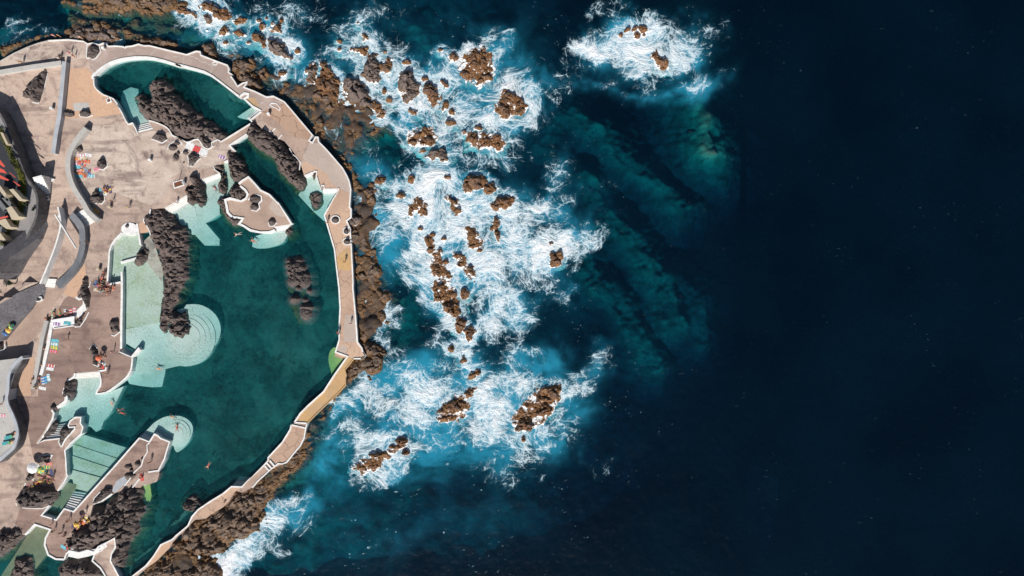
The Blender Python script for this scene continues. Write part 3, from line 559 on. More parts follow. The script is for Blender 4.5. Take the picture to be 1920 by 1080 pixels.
def shore(i, lift, cell=.27, fine=1.0):
    L, c, r_ = REEFW[i]; xs = [a[0] for a in L]; ys = [a[1] for a in L]
    def zf(X, Y):
        d = sdist(L, X + 3 * (fbm(X * .25, Y * .25, 41) - .5), Y + 3 * (fbm(X * .25, Y * .25, 43) - .5))
        wx = X + 1.4 * (fbm(X * .5, Y * .5, 3 + i, 3) - .5); wy = Y + 1.4 * (fbm(X * .5, Y * .5, 6 + i, 3) - .5)
        F1, F2, cr = worley(wx * .5, wy * .5, 60 + i); f1, f2, c2 = worley(wx * 1.25, wy * 1.25, 70 + i)
        h = lift + c + 2.2 * (fbm(X * .16, Y * .16, 80 + i, 3) - .5) + 1.35 * (cr - .45) * ss(0, .35, F2 - F1) + .55 * (c2 - .5) * ss(0, .3, f2 - f1) + .45 * (ridged(X * .9, Y * .9, 90 + i, 3) - .5)
        return np.minimum(h, 1.9) + np.where(d < 0, d * .9, 0) - .8 * ss(1.5, 0, d)
    o, _ = heightmesh('rocky_shore', min(xs) - 2, max(xs) + 2, min(ys) - 2, max(ys) + 2, cell, zf, M['shorerock'], keep=lambda X, Y, Zv: (Zv > -1.3) & (sdist(OUTW, X, Y) < .8))
    tag(o, kind='structure')
for i_, lf in ((0, -.5), (1, -.45), (2, -.5), (3, -.4), (4, -.1), (5, .1), (6, -.1), (7, .0)): shore(i_, lf)
far = obj('deep_seabed', [(-2500, -2500, -32), (2500, -2500, -32), (2500, 2500, -32), (-2500, 2500, -32)], [(0, 1, 2, 3)], M['seabed']); tag(far, kind='structure')

# ------------------------------------------------------------------ sea surface with foam and aerated water
FOAM = []   # (outline, density, feather m)
def foam(d, fe, pts, n=3): FOAM.append(([W(p)[:2] for p in smooth(pts, n, True)], d, fe))
#FOAMDATA
foam(.62, 4, Z('P', 600,65, 640,35, 700,45, 745,75, 795,110, 860,90, 920,65, 945,95, 960,120, 1000,140, 1022,170, 1012,215, 985,245, 965,275, 970,310, 900,320, 840,300, 790,290, 755,265, 735,215, 700,200, 650,120, 600,125, 570,100))
foam(.30, 5, Z('P', 790,110, 820,60, 880,70, 930,40, 960,100, 900,150, 850,170))
foam(.80, 3, Z('P', 640,60, 690,60, 735,95, 740,150, 700,140, 650,85)); foam(.78, 3, Z('P', 830,180, 930,200, 920,260, 860,250, 830,215)); foam(.7, 2, Z('P', 985,195, 1015,200, 1005,235, 975,235))
foam(.75, 3, Z('P', 740,340, 800,310, 870,320, 960,370, 1000,365, 1030,372, 1040,395, 1000,430, 1060,432, 1085,450, 1065,480, 1030,540, 990,555, 995,600, 950,640, 900,630, 880,580, 850,560, 800,540, 765,540, 755,490, 758,440, 735,400))
foam(.95, 3, Z('P', 765,420, 800,420, 830,480, 805,500, 765,490)); foam(.95, 3, Z('P', 930,440, 1000,440, 1060,450, 1040,480, 1000,520, 940,500)); foam(.95, 3, Z('P', 940,400, 990,375, 1030,385, 1010,410, 950,425)); foam(.9, 3, Z('P', 850,330, 900,380, 920,440, 880,430, 830,370, 810,330)); foam(.9, 3, Z('P', 770,510, 810,510, 815,555, 785,560))
foam(.85, 3, Z('P', 890,500, 960,520, 960,580, 930,630, 900,600)); foam(.5, 4, Z('P', 700,330, 760,340, 755,450, 700,460, 690,420))
foam(.42, 5, Z('P', 595,790, 650,730, 720,690, 800,680, 860,640, 930,640, 1000,655, 1050,700, 1110,665, 1135,660, 1125,730, 1085,770, 1110,820, 1050,855, 980,885, 910,880, 880,840, 800,830, 745,885, 690,920, 655,895, 680,850, 640,840, 590,835))
foam(.72, 4, Z('P', 720,720, 800,700, 860,720, 830,760, 800,820, 740,810, 680,770)); foam(.78, 3, Z('P', 930,700, 985,710, 1000,760, 960,800, 900,850, 880,790, 900,730)); foam(.7, 3, Z('P', 600,800, 640,740, 690,700, 680,740, 640,790, 610,830)); foam(.62, 4, Z('P', 910,830, 990,830, 1060,800, 1090,800, 1040,850, 960,885)); foam(.72, 3, Z('P', 720,860, 770,830, 790,840, 740,890, 680,910, 665,890))
foam(.5, 3, Z('P', 670,560, 730,560, 740,620, 735,660, 690,640)); foam(.45, 3, Z('P', 1050,690, 1090,680, 1130,655, 1130,700, 1100,760, 1060,740))
foam(.35, 4, Z('P', 830,590, 880,640, 900,700, 850,700, 790,660, 800,620))
foam(.78, 3, Z('P', 1070,95, 1110,62, 1160,25, 1215,35, 1260,62, 1300,80, 1290,105, 1295,128, 1255,145, 1225,150, 1190,155, 1150,135, 1110,125)); foam(.95, 2, Z('P', 1120,75, 1180,80, 1240,90, 1260,130, 1220,138, 1160,120)); foam(.4, 3, Z('P', 1240,55, 1328,62, 1300,95, 1260,105)); foam(.55, 2, Z('P', 1180,160, 1245,170, 1235,190, 1205,188)); foam(.4, 2, Z('P', 1250,150, 1320,155, 1350,148, 1330,165, 1270,172)); foam(.4, 3, Z('P', 1010,140, 1060,150, 1130,165, 1120,150, 1060,135))
foam(.80, 2.5, Z('P', 370,1045, 430,1020, 480,985, 510,940, 560,905, 575,925, 530,985, 500,1030, 460,1070, 420,1085, 385,1075)); foam(.95, 2, Z('P', 380,1048, 430,1035, 455,1045, 440,1075, 400,1075))
foam(.6, 3, Z('P', 365,0, 400,10, 440,40, 500,50, 540,70, 580,100, 560,130, 500,110, 440,80, 390,45, 350,40)); foam(.45, 2, Z('P', 350,0, 380,0, 385,20, 360,25)); foam(.5, 2, Z('P', 530,130, 590,110, 600,150, 560,160)); foam(.4, 2, Z('P', 80,52, 130,48, 125,58, 85,60)); foam(.4, 2, Z('P', 30,55, 75,48, 60,62, 40,64)); foam(.35, 2, Z('P', 135,10, 165,5, 160,14))
foam(.28, 5, Z('P', 600,210, 680,230, 730,260, 740,330, 690,330, 640,270)); foam(.35, 3, Z('P', 1020,310, 1050,300, 1060,330, 1050,370, 1020,350)); foam(.3, 3, Z('P', 1085,345, 1125,345, 1120,365, 1090,360))
foam(.22, 6, Z('P', 720,430, 760,430, 750,560, 720,520)); foam(.22, 6, Z('P', 600,860, 660,840, 660,900, 560,920)); foam(.35, 5, Z('P', 540,0, 640,20, 700,30, 640,60, 560,70))
AER = [([W(p)[:2] for p in smooth(L, 3, True)], d, f) for L, d, f in (
    (Z('P', 690,380, 760,400, 770,500, 750,540, 710,520, 690,450), .8, 6), (Z('P', 590,100, 760,90, 940,60, 1030,160, 990,260, 760,280, 640,140), .55, 8), (Z('P', 590,820, 700,690, 920,640, 1060,690, 1110,740, 1060,850, 900,880, 640,920, 560,900), .75, 8),
    (Z('P', 980,640, 1060,640, 1070,700, 1000,720), .7, 5), (Z('P', 1010,130, 1090,140, 1200,170, 1350,140, 1340,175, 1210,200, 1120,165, 1030,170), .7, 4), (Z('P', 500,1000, 560,900, 600,900, 590,970, 540,1010), .65, 5), (Z('P', 350,20, 560,50, 600,110, 560,150, 430,100, 350,70), .5, 5), (Z('P', 880,40, 960,60, 960,110, 900,90), .7, 5), (Z('P', 740,320, 1060,370, 1090,450, 1020,560, 960,640, 860,620, 740,520), .6, 8), (Z('P', 640,280, 730,290, 740,340, 670,340), .5, 5), (Z('P', 1060,110, 1300,60, 1310,140, 1200,170), .6, 6), (Z('P', 540,0, 900,10, 960,70, 700,80, 560,60), .22, 8), (Z('P', 280,50, 360,45, 360,80, 300,85), .35, 5), (Z('P', 520,900, 700,930, 900,900, 1000,960, 860,1060, 600,1080, 480,1060), .26, 14), (Z('P', 560,10, 980,10, 1060,100, 1040,320, 1080,520, 980,640, 740,600, 700,300), .26, 14))]
def vecfield(X, Y, k):
    e = .6; f = lambda x, y: fbm(x * k, y * k, 77, 2, .3)
    return (f(X, Y + e) - f(X, Y - e)) / (2 * e), -(f(X + e, Y) - f(X - e, Y)) / (2 * e)
rnd = random.Random(4)
ROCKS_W = []    # filled below before the surface is made
def build_sea():
    x0, y0, _ = W((-60, 1140)); x1, y1, _ = W((1400, -60))
    def zf(X, Y):
        fade = ss(0, 6, np.minimum(np.minimum(X - x0, x1 - X), np.minimum(Y - y0, y1 - Y)))
        return fade * (.22 * (fbm(X * .14, Y * .14, 51, 3) - .5) + .10 * (fbm(X * .6, Y * .6, 57, 3) - .5))
    o, V = heightmesh('sea', x0, x1, y0, y1, .38, zf, M['sea'], keep=lambda X, Y, Zv: sdist(OUTW, X, Y) < .6, smooth_=True)
    X, Y = V[:, 0], V[:, 1]
    n = 6 * (fbm(X * .09, Y * .09, 61, 4) - .5) + 3.2 * (fbm(X * .4, Y * .4, 67, 3) - .5)
    F = np.zeros(len(X))
    for L, d, fe in FOAM:
        s = sdist(L, X, Y) + n * min(1, fe / 3.0); F = np.maximum(F, d * ss(-fe, fe * .9, s)); F = np.maximum(F, (.05 + .40 * d) * ss(-7, 0, s + 1.2 * n))
    for cx, cy, r in ROCKS_W:
        dd = np.hypot(X - cx, Y - cy) + n * .5; F = np.maximum(F, .62 * ss(r + 2.4, r + .2, dd))
    F *= .20 + .78 * fbm(X * .11, Y * .11, 71, 3) + .30 * fbm(X * .33, Y * .33, 73, 3)
    A = np.zeros(len(X))
    for L, d, fe in AER: A = np.maximum(A, d * ss(-fe, fe, sdist(L, X, Y) + n * .8))
    A = np.clip(np.maximum(A, F * 1.25), 0, 1)
    fx, fy = X.copy(), Y.copy()
    for i in range(8):
        u, v = vecfield(fx, fy, .085); fx += u * 3.2; fy += v * 3.2
    far_v = [(-2500, -2500), (x0, -2500), (x1, -2500), (2500, -2500), (-2500, y0), (x0, y0), (x1, y0), (2500, y0), (-2500, y1), (x0, y1), (x1, y1), (2500, y1), (-2500, 2500), (x0, 2500), (x1, 2500), (2500, 2500)]
    me = o.data
    for nm, arr in (('foam', F), ('aer', A), ('chop', ss(85, 25, -sdist(OUTW, X, Y)) * (.45 + .55 * ss(-10, -45, Y)))):
        a = me.attributes.new(nm, 'FLOAT', 'POINT'); a.data.foreach_set('value', arr.astype(np.float32))
    a = me.attributes.new('flow', 'FLOAT_VECTOR', 'POINT'); a.data.foreach_set('vector', np.stack([fx, fy, 0 * fx], 1).astype(np.float32).ravel())
    bm = bmesh.new(); bm.from_mesh(me); vs = [bm.verts.new((x, y, 0)) for x, y in far_v]
    lay = bm.verts.layers.float_vector['flow']
    for v in vs: v[lay] = v.co
    for j in range(3):
        for i in range(3):
            if (i, j) in ((1, 1), (0, 1)): continue
            bm.faces.new([vs[4 * j + i], vs[4 * j + i + 1], vs[4 * j + i + 5], vs[4 * j + i + 4]])
    ex = [bm.verts.new((x, y, 0)) for x, y in ((-2500, 36), (x0, 36), (x0, y1), (-2500, y1))]
    for v in ex: v[lay] = v.co
    bm.faces.new(ex)
    bm.to_mesh(me); bm.free(); tag(o, kind='structure'); return o
# ------------------------------------------------------------------ lava rocks (each its own thing)
_seed = [100]; NAMED = []
import re
def short(l): return re.split(r' (?:joined|leaning|trailing|beside|standing|next|awash|in|rising|at|with|just|below|under|linked|alone|half|on|near|above|between|split|dripping|joining|pointing|touching|surrounded|amid|of|reaching|before|streaked|nearly)\b', l)[0]
def rock(pts, h, label, zb=0.0, mat='lavawet', group=None, name='sea_rock', cat='rock', cell=None, block=1.7, embed=1.2, slope=1.2, sharp=.34, jag=1.35, parent=None, awash=True):
    _seed[0] += 11; s = _seed[0]
    P = [W(p, zb)[:2] for p in pts]; xs = [p[0] for p in P]; ys = [p[1] for p in P]
    size = max(max(xs) - min(xs), max(ys) - min(ys)); m = embed / slope + .6
    cell = cell or (.22 if size < 6 else .28 if size < 14 else .34)
    ja = jag * min(1, size / 5)
    def zf(X, Y):
        d = sdist(P, X, Y); Rm = max(.5, float(d.max()))
        d = d + ja * (fbm(X * .8, Y * .8, s, 3) - .5) * 1.2 + ja * .5 * (fbm(X * 2.3, Y * 2.3, s + 3, 3) - .5)
        Rm = min(Rm, 3.5)
        t = np.clip(d / Rm, 0, 1.0); prof = (1 - np.exp(-t / sharp)) / (1 - math.exp(-1 / sharp))
        wx = X + 1.2 * (fbm(X * .6, Y * .6, s + 5, 3) - .5); wy = Y + 1.2 * (fbm(X * .6, Y * .6, s + 9, 3) - .5)
        F1, F2, cr = worley(wx / block, wy / block, s); ck = ss(0, .22, F2 - F1); tl = worley.tilt * block * .42
        f1, f2, c2 = worley(wx / (block * .45), wy / (block * .45), s + 31)
        z = (.8 if zb == 0 else 1) * h * prof * (.62 + .30 * cr * ck + .05 * c2) * (.82 + .18 * ck)
        z = z + np.clip(d / .8, 0, 1) * (tl * min(1, h / 1.5) + .2 * worley.tilt * block * .45 * min(1, h / 1.5) + min(h, 1.6) * .28 * 1.3 * (fbm(X * .55 + Y * .1, Y * .75 - X * .2, s + 2, 3) - .5) + .05 * (ss(0, .15, f2 - f1) - .5) + .08 * (fbm(X * 2.2, Y * 2.2, s + 4, 3) - .5))
        return zb + np.where(d < 0, d * slope, z)
    x0, x1, y0, y1 = min(xs) - m, max(xs) + m, min(ys) - m, max(ys) + m
    o, V = heightmesh(name, x0, x1, y0, y1, cell, zf, M[mat], keep=lambda X, Y, Zv: Zv > zb - embed, parent=parent)
    if label and not group: NAMED.append((sum(xs) / len(xs), sum(ys) / len(ys), label))
    if label: tag(o, label, cat, group)
    if zb == 0.0 and awash: ROCKS_W.append((sum(xs) / len(xs), sum(ys) / len(ys), .5 * math.sqrt((max(xs) - min(xs)) * (max(ys) - min(ys)))))
    return o
# surf zone, larger rocks
Rk = lambda w, h, label, *f, **k: rock(Z(w, *f), h, label, **k)
Rk('C0', 3.0, 'broad purple-grey slab of lava joined to the shore reef', 345,545, 380,505, 450,515, 500,560, 530,630, 545,690, 480,690, 400,665, 350,620, mat='lavagrey', block=2.6)
Rk('C0', 2.4, 'ochre-yellow ridged rock leaning against the broad grey slab', 185,560, 210,400, 250,395, 280,470, 330,520, 345,600, 320,680, 250,650, 200,600)
Rk('C0', 1.3, 'thin brown tail of rock trailing from the broad grey slab', 540,640, 570,640, 610,700, 660,785, 600,765, 540,715)
Rk('C0', 1.8, 'rounded grey boulder beside the ochre-yellow ridged rock', 110,460, 150,400, 190,420, 195,480, 165,540, 120,520, mat='lavagrey')
Rk('C0', 2.6, 'tall grey-brown rock pillar standing in white surf above the slab', 475,480, 480,420, 520,355, 570,350, 590,420, 595,500, 560,550, 520,530, mat='lavagrey')
Rk('C0', 1.7, 'forked narrow rock next to the tall grey-brown pillar', 590,410, 640,370, 670,375, 665,450, 650,500, 630,470, 600,455)
Rk('C0', 1.2, 'jagged row of small teeth of rock awash in surf', 370,320, 430,290, 510,310, 520,350, 480,370, 430,340)
Rk('C0', 1.1, 'lone reddish rock in the thickest northern foam', 450,215, 500,215, 525,255, 490,265)
Rk('C0', 2.6, 'large grey kidney-shaped rock rising from the northern surf', 705,520, 740,455, 790,450, 820,510, 850,550, 830,610, 790,655, 745,655, 720,590, mat='lavagrey', block=2.2)
Rk('C0', 2.2, 'long slanting brown rock beside the large kidney-shaped one', 860,560, 900,535, 970,560, 985,630, 970,695, 930,690, 890,620)
Rk('C0', 1.2, 'small humped rock at the foot of the long slanting rock', 980,690, 1000,650, 1035,660, 1030,690, 990,730)
Rk('C0', 1.2, 'small triangular rock with foam across its top', 1030,360, 1070,335, 1110,375, 1080,400, 1035,400)
Rk('C0', 2.4, 'tall cleft ochre rock streaked by running foam', 1135,400, 1180,325, 1230,320, 1260,310, 1285,370, 1270,410, 1250,460, 1200,465, 1150,430)
Rk('C0', 1.3, 'flat dark rock just below the tall cleft rock', 1095,460, 1150,455, 1175,480, 1140,505, 1100,485)
Rk('C0', 1.9, 'ochre dome-shaped rock below the tall cleft rock', 1180,510, 1220,480, 1290,475, 1320,510, 1280,535, 1240,550, 1195,535)
Rk('C0', 2.0, 'broken brown rock with white water pouring through its middle', 1330,690, 1380,620, 1400,580, 1440,600, 1480,620, 1440,660, 1440,720, 1400,765, 1350,740)
Rk('C0', 1.6, 'narrow rust-brown fragment beside the broken foaming rock', 1465,660, 1500,630, 1520,650, 1510,690, 1530,710, 1480,755, 1460,720)
Rk('C0', 1.5, 'three-lobed brown rock in mid surf', 805,860, 850,850, 880,815, 900,870, 860,885, 810,895)
Rk('C0', 1.5, 'low brown rock just under the three-lobed one', 840,930, 900,870, 945,900, 930,940, 850,945)
Rk('C0', 2.0, 'wedge-shaped grey rock with a foaming lower edge', 875,1015, 930,965, 1000,960, 1045,1030, 1000,1045, 930,1020, mat='lavagrey')
Rk('C0', 1.7, 'ribbed brown boulder, first of a chain of three', 1165,870, 1200,860, 1240,880, 1230,920, 1190,935, 1165,920)
Rk('C1', 2.4, 'big ochre-topped rock at the head of the outer surf', 835,270, 890,200, 980,195, 1010,240, 1000,290, 930,300, 870,325)
Rk('C1', 1.6, 'brown rock linked to the big ochre-topped one', 980,270, 1040,250, 1080,290, 1040,320, 1000,330)
Rk('C1', 1.8, 'slanted golden-brown rock with a cascade of foam above', 1010,380, 1120,325, 1180,350, 1150,400, 1070,440, 1030,415)
Rk('C1', 1.4, 'upright narrow rust rock in the thickest foam', 1035,540, 1060,480, 1100,500, 1090,550, 1105,590, 1080,635, 1060,600)
Rk('C1', 2.0, 'rust-red rounded rock alone on the seaward edge of the foam', 1395,770, 1410,690, 1480,690, 1505,740, 1470,780, 1420,790)
Rk('C1', 1.3, 'broken brown rock half buried in central foam', 880,560, 910,530, 950,580, 940,610, 880,610)
Rk('C1', 1.5, 'dark rock at the top of the central rock spine', 640,770, 690,750, 720,800, 700,860, 660,850)
Rk('C1', 1.8, 'long brown rock in the middle of the central spine', 650,930, 700,870, 735,900, 745,970, 720,1020, 670,1010)
Rk('C2', 2.0, 'golden-brown lumpy rock on the central spine', 690,100, 750,80, 830,110, 835,170, 800,200, 740,170)
Rk('C2', 1.7, 'dark square rock near the tail of the central spine', 800,290, 795,210, 850,190, 885,210, 870,260, 830,300)
Rk('C2', 1.6, 'tapering rock at the tail of the central spine', 860,330, 850,270, 900,235, 930,280, 910,330, 885,345)
Rk('C2', 1.3, 'small brown stump with foam rushing past on one side', 825,485, 840,430, 870,430, 880,475, 850,490)
Rk('C2', 1.4, 'grey-brown shell-shaped rock above the reddish slabs', 875,585, 900,535, 940,520, 970,545, 950,570, 900,600)
Rk('C2', 1.3, 'red-brown knob between the shell-shaped rock and the slabs', 855,680, 890,640, 925,650, 910,690, 880,710)
Rk('C2', 1.7, 'large reddish layered slab in the southern surf', 690,800, 780,700, 830,700, 880,740, 860,790, 800,790, 720,810)
Rk('C2', 1.2, 'lower reddish slab split off by a seam of foam', 680,840, 740,820, 810,825, 800,860, 720,870)
Rk('C2', 2.2, 'tall craggy brown rock dripping with foam at the outer corner', 1310,690, 1380,620, 1450,625, 1480,655, 1460,730, 1420,720, 1360,730, 1320,740)
Rk('C2', 1.5, 'brown neck of rock joining two outer crags', 1300,790, 1370,740, 1430,740, 1420,790, 1350,830, 1300,820)
Rk('C2', 2.0, 'ribbed dark crag with water sheeting down its seaward side', 1165,890, 1220,840, 1280,830, 1330,880, 1310,910, 1250,920, 1190,925)
Rk('C3', 1.1, 'cracked brown rock split by a dark cleft, southernmost in the surf', 1040,360, 1110,335, 1190,355, 1200,380, 1170,405, 1085,410, 1050,395)
Rk('C3', .9, 'low dark rock nearly drowned in southern foam', 1310,220, 1350,190, 1390,210, 1340,235)
Rk('D', 1.4, 'spiky dark brown rock cluster under the isolated burst of surf', 1110,490, 1140,435, 1170,480, 1230,500, 1270,560, 1265,600, 1210,605, 1150,560)
# rocks north of the promenade
Rk('B0', 2.4, 'long dark grey rock pointing away from the northern promenade', 920,400, 1010,400, 1080,450, 1120,520, 1190,590, 1170,615, 1100,590, 1020,560, 930,500, mat='lavagrey')
Rk('B0', 1.8, 'square orange-brown rock touching the long dark grey rock', 750,340, 850,350, 910,400, 915,470, 860,480, 830,430, 755,430)
Rk('B0', 1.5, 'pyramid-shaped orange rock surrounded by blue water', 415,330, 490,260, 550,320, 500,355, 440,365)
Rk('B0', 1.4, 'low wide orange rock next to the pyramid-shaped one', 570,335, 640,300, 730,350, 680,375, 600,360)
Rk('B0', 1.5, 'egg-shaped grey-brown boulder beside a foaming channel', 265,160, 310,145, 370,190, 350,250, 300,240, mat='lavagrey')
Rk('B0', 2.0, 'large orange rock ridge at the mouth of the foaming channel', 230,60, 290,15, 380,15, 440,70, 510,110, 555,170, 550,215, 480,220, 390,180, 370,120, 290,110)
Rk('B0', 1.1, 'thin orange spit of rock reaching into foam', 560,220, 650,180, 710,190, 690,220, 600,250)
Rk('B0', 1.3, 'round orange rock amid northern whitewater', 820,260, 850,230, 910,250, 900,300, 850,300)
Rk('B0', 1.6, 'tall orange rock of the northern whitewater group', 960,320, 990,240, 1050,230, 1060,290, 1060,335)
Rk('B0', 1.4, 'flat brown shelf of rock before the foaming channel', 0,60, 80,70, 200,130, 190,170, 100,150, 0,120)
Rk('B0', 2.4, 'pile of grey and brown boulders hugging the promenade bend', 545,690, 600,590, 680,600, 780,600, 790,680, 740,710, 830,790, 850,900, 780,900, 680,850, 600,800, mat='shorerock', block=2.0, awash=False)
Rk('B0', 1.8, 'orange-brown boulder just off the promenade bend pile', 830,690, 890,680, 930,740, 900,810, 840,780, mat='shorerock', awash=False)
Rk('B0', 1.9, 'knobbly brown boulder heap against the northern kerb', 270,440, 370,440, 410,520, 420,590, 330,565, 280,510, mat='shorerock', awash=False)
Rk('A0', 1.6, 'low orange reef rock along the northern kerb', 1350,400, 1500,390, 1700,415, 1760,440, 1740,470, 1600,468, 1500,440, 1400,435, mat='shorerock', awash=False)
Rk('A0', 1.6, 'brown lava shelf below the rounded viewing deck', 700,400, 720,310, 830,270, 980,270, 1150,300, 1180,390, 1130,440, 1040,425, 900,425, mat='lavagrey', awash=False)
Rk('A0', 1.5, 'tawny rock bar lying along the outer lagoon', 1370,90, 1480,85, 1640,120, 1600,155, 1500,150, 1420,120, mat='shorerock', awash=False)
Rk('T0', 1.5, 'long brown reef wall closing the outer lagoon', 470,0, 900,-20, 1100,-10, 1110,40, 900,50, 700,40, 560,20, mat='shorerock', awash=False)
# shore rocks below the promenade
Rk('B3', 1.9, 'dark double rock finger below the promenade corner', 1450,540, 1560,540, 1700,590, 1730,660, 1620,690, 1530,660, mat='shorerock', awash=False)
Rk('B3', 2.0, 'grey and ochre rock wedge under the promenade corner', 1320,830, 1400,720, 1500,700, 1600,710, 1620,770, 1480,830, 1350,860, mat='shorerock', awash=False)
Rk('B2', 2.0, 'dark grey boulder biting into the promenade kerb', 1705,275, 1740,235, 1800,225, 1850,250, 1860,320, 1790,345, 1740,340, mat='lavagrey', awash=False)
Rk('B5', 2.6, 'grey brown dome rock beside the narrow walkway', 1030,375, 1120,270, 1200,250, 1330,220, 1360,380, 1250,420, 1080,400, mat='shorerock', awash=False)
Rk('B5', 3.0, 'folded dark lava mass with deep clefts below the walkway', 850,500, 950,400, 1100,420, 1300,440, 1400,540, 1250,640, 1140,700, 900,610, 720,575, mat='shorerock', block=2.2, awash=False)
Rk('B5', 2.6, 'tan smooth-backed lava rock above the bright breaking wave', 495,750, 720,715, 940,700, 1060,790, 1020,830, 870,880, 640,830, 500,800, mat='shorerock', block=2.4, awash=False)
Rk('B5', 2.2, 'brown boulder mass at the foot of the thin wall', 320,1000, 450,920, 600,960, 620,1080, 320,1100, mat='shorerock', awash=False)
Rk('B5', 1.7, 'dark wet rock beside the bright breaking wave', 640,990, 880,985, 950,1080, 640,1100, mat='shorerock', awash=False)
Rk('C3', 1.0, 'rusty sloping apron of rock beneath the promenade walkway', 420,560, 460,480, 560,420, 660,370, 740,270, 770,240, 760,290, 640,420, 560,500, 500,590, 440,610, mat='shorerock', awash=False)
for w_, f_, lb in (('C1', (590,600, 640,580, 680,660, 730,760, 760,830, 740,900, 700,870, 660,760, 620,690), 'half-drowned ledge along the upper central spine'), ('C1', (640,860, 760,850, 800,960, 850,1060, 760,1080, 690,1000, 650,940), 'half-drowned ledge around the lower central spine'), ('C1', (760,670, 830,690, 900,790, 950,860, 920,880, 850,800, 790,730), 'thin diagonal ledge streaked with foam off the central spine'),
        ('C1', (480,390, 560,340, 630,400, 600,460, 510,460), 'shattered low ledge in foam near the promenade'), ('C1', (730,330, 800,350, 850,440, 800,460, 750,380), 'low slanting ledge beneath the big ochre-topped rock'), ('C1', (860,520, 950,560, 1000,680, 940,700, 870,620), 'low ledge joining the broken brown rocks in central foam'),
        ('C2', (1190,790, 1330,660, 1480,620, 1480,720, 1440,800, 1330,900, 1170,930, 1160,880), 'broad wet ledge joining the outer crags'), ('C0', (760,840, 900,800, 960,900, 940,960, 760,940), 'wet ledge under the three-lobed rock'), ('C0', (1150,850, 1260,860, 1390,880, 1380,970, 1240,950, 1160,930), 'wet ledge under the chain of three boulders'), ('C0', (1310,680, 1400,570, 1530,620, 1540,720, 1400,780), 'wet ledge under the broken foaming rock'), ('C0', (1120,330, 1290,300, 1330,500, 1230,560, 1090,480), 'wet ledge under the tall cleft rock'),
        ('C2', (670,860, 720,760, 800,690, 930,640, 900,720, 880,790, 800,870), 'wet reddish ledge beneath the layered slabs'), ('C3', (1030,390, 1120,320, 1250,270, 1400,190, 1380,240, 1260,320, 1190,410, 1090,420), 'long low ledge linking the southernmost surf rocks')):
    rock(Z(w_, *f_), .75, lb, block=.9, jag=2.2, sharp=.6)
small = dict(group='small rocks awash in the surf')
SM = [('C0', 1055,722,28,26), ('C0', 880,510,25,15), ('C0', 1008,543,36,14,40), ('C0', 620,590,15,22), ('C0', 650,645,25,18), ('C0', 795,718,46,16,20), ('C0', 800,915,34,15), ('C0', 1280,915,40,38), ('C0', 1340,885,30,22), ('C0', 1350,945,24,32), ('C0', 1220,825,30,16), ('C0', 1050,790,36,20), ('C0', 1132,850,18,14),
      ('C0', 985,325,22,10), ('C0', 330,265,20,12), ('C0', 330,320,16,10), ('C0', 625,335,16,10), ('C0', 760,405,32,15), ('C0', 870,972,20,12), ('C0', 60,330,20,20), ('B0', 965,240,24,26), ('B0', 1050,205,25,25), ('B0', 830,210,30,18), ('B0', 905,185,20,16), ('B0', 940,295,16,18), ('B0', 1210,515,26,30), ('B0', 1065,735,48,36),
      ('C1', 520,230,28,28), ('C1', 450,335,35,22), ('C1', 750,215,30,14), ('C1', 320,235,40,30), ('C1', 575,385,22,30), ('C1', 520,440,18,30), ('C1', 610,440,15,25), ('C1', 785,370,38,15,40), ('C1', 815,430,25,18), ('C1', 910,660,32,18), ('C1', 955,685,22,16), ('C1', 655,585,22,14), ('C1', 622,630,18,34), ('C1', 638,682,30,20), ('C1', 700,695,25,28), ('C1', 735,762,24,18), ('C1', 820,720,30,18), ('C1', 835,780,30,20), ('C1', 900,810,18,36,-30), ('C1', 790,970,30,22), ('C1', 860,960,30,36), ('C1', 755,835,20,15), ('C1', 575,545,18,12), ('C1', 725,610,18,12), ('C1', 1170,370,14,14), ('C1', 590,45,20,12),
      ('C2', 775,390,25,30), ('C2', 1260,755,18,18), ('C2', 455,985,46,26), ('C2', 1240,975,16,18), ('C2', 480,1060,30,14), ('C3', 1180,300,42,20), ('C3', 1290,250,25,14), ('D', 900,260,34,20,-30), ('D', 960,250,36,18,-30), ('D', 1030,255,42,30), ('D', 985,310,32,36), ('D', 840,300,22,18), ('D', 1040,305,16,16), ('C0', 450,150,14,6), ('C1', 1420,640,20,10), ('B0', 1630,410,28,18), ('B0', 1630,500,24,16), ('B0', 490,430,30,24), ('B0', 310,305,16,12), ('B0', 720,430,30,16)]
for e in SM:
    mx = max(e[3], e[4]) / WIN[e[0]][2] / 8
    ex, ey, _ = W(Z(e[0], e[1], e[2])[0]); nn_ = min(NAMED, key=lambda t_: math.hypot(t_[0] - ex, t_[1] - ey))[2]
    rock(ell(*e), .55 + min(1.1, mx * .8), ('tiny' if mx < .65 else 'small' if mx < 1.05 else 'middling') + ' brown rock awash near the ' + short(nn_), name='sea_rock', block=.8, jag=1.2, **small)

# rocks standing in and around the pools
PK = lambda w, h, label, *f, **k: rock(Z(w, *f), h, label, **dict(dict(zb=PW, mat='lava', name='pool_rock', embed=2.4, slope=1.7, jag=1.1), **k))
PK('P', 3.2, 'huge rugged grey lava rock filling one side of the upper pool', 255,184, 266,178, 285,188, 281,165, 288,150, 301,148, 320,156, 329,166, 324,174, 340,182, 352,195, 377,214, 381,226, 401,233, 416,245, 428,252, 412,264, 396,262, 371,260, 351,264, 330,256, 318,246, 308,235, 290,228, 278,224, 263,208, block=1.3)
PK('B1', 3.2, 'long grey lava ridge lying between footbridge and pale deck', 705,370, 730,290, 790,260, 870,320, 1000,420, 1070,450, 1110,520, 1150,580, 1240,650, 1230,740, 1280,790, 1290,880, 1250,930, 1190,920, 1150,850, 1090,800, 1060,770, 1020,700, 970,620, 870,570, 800,500, 720,400, block=1.5)
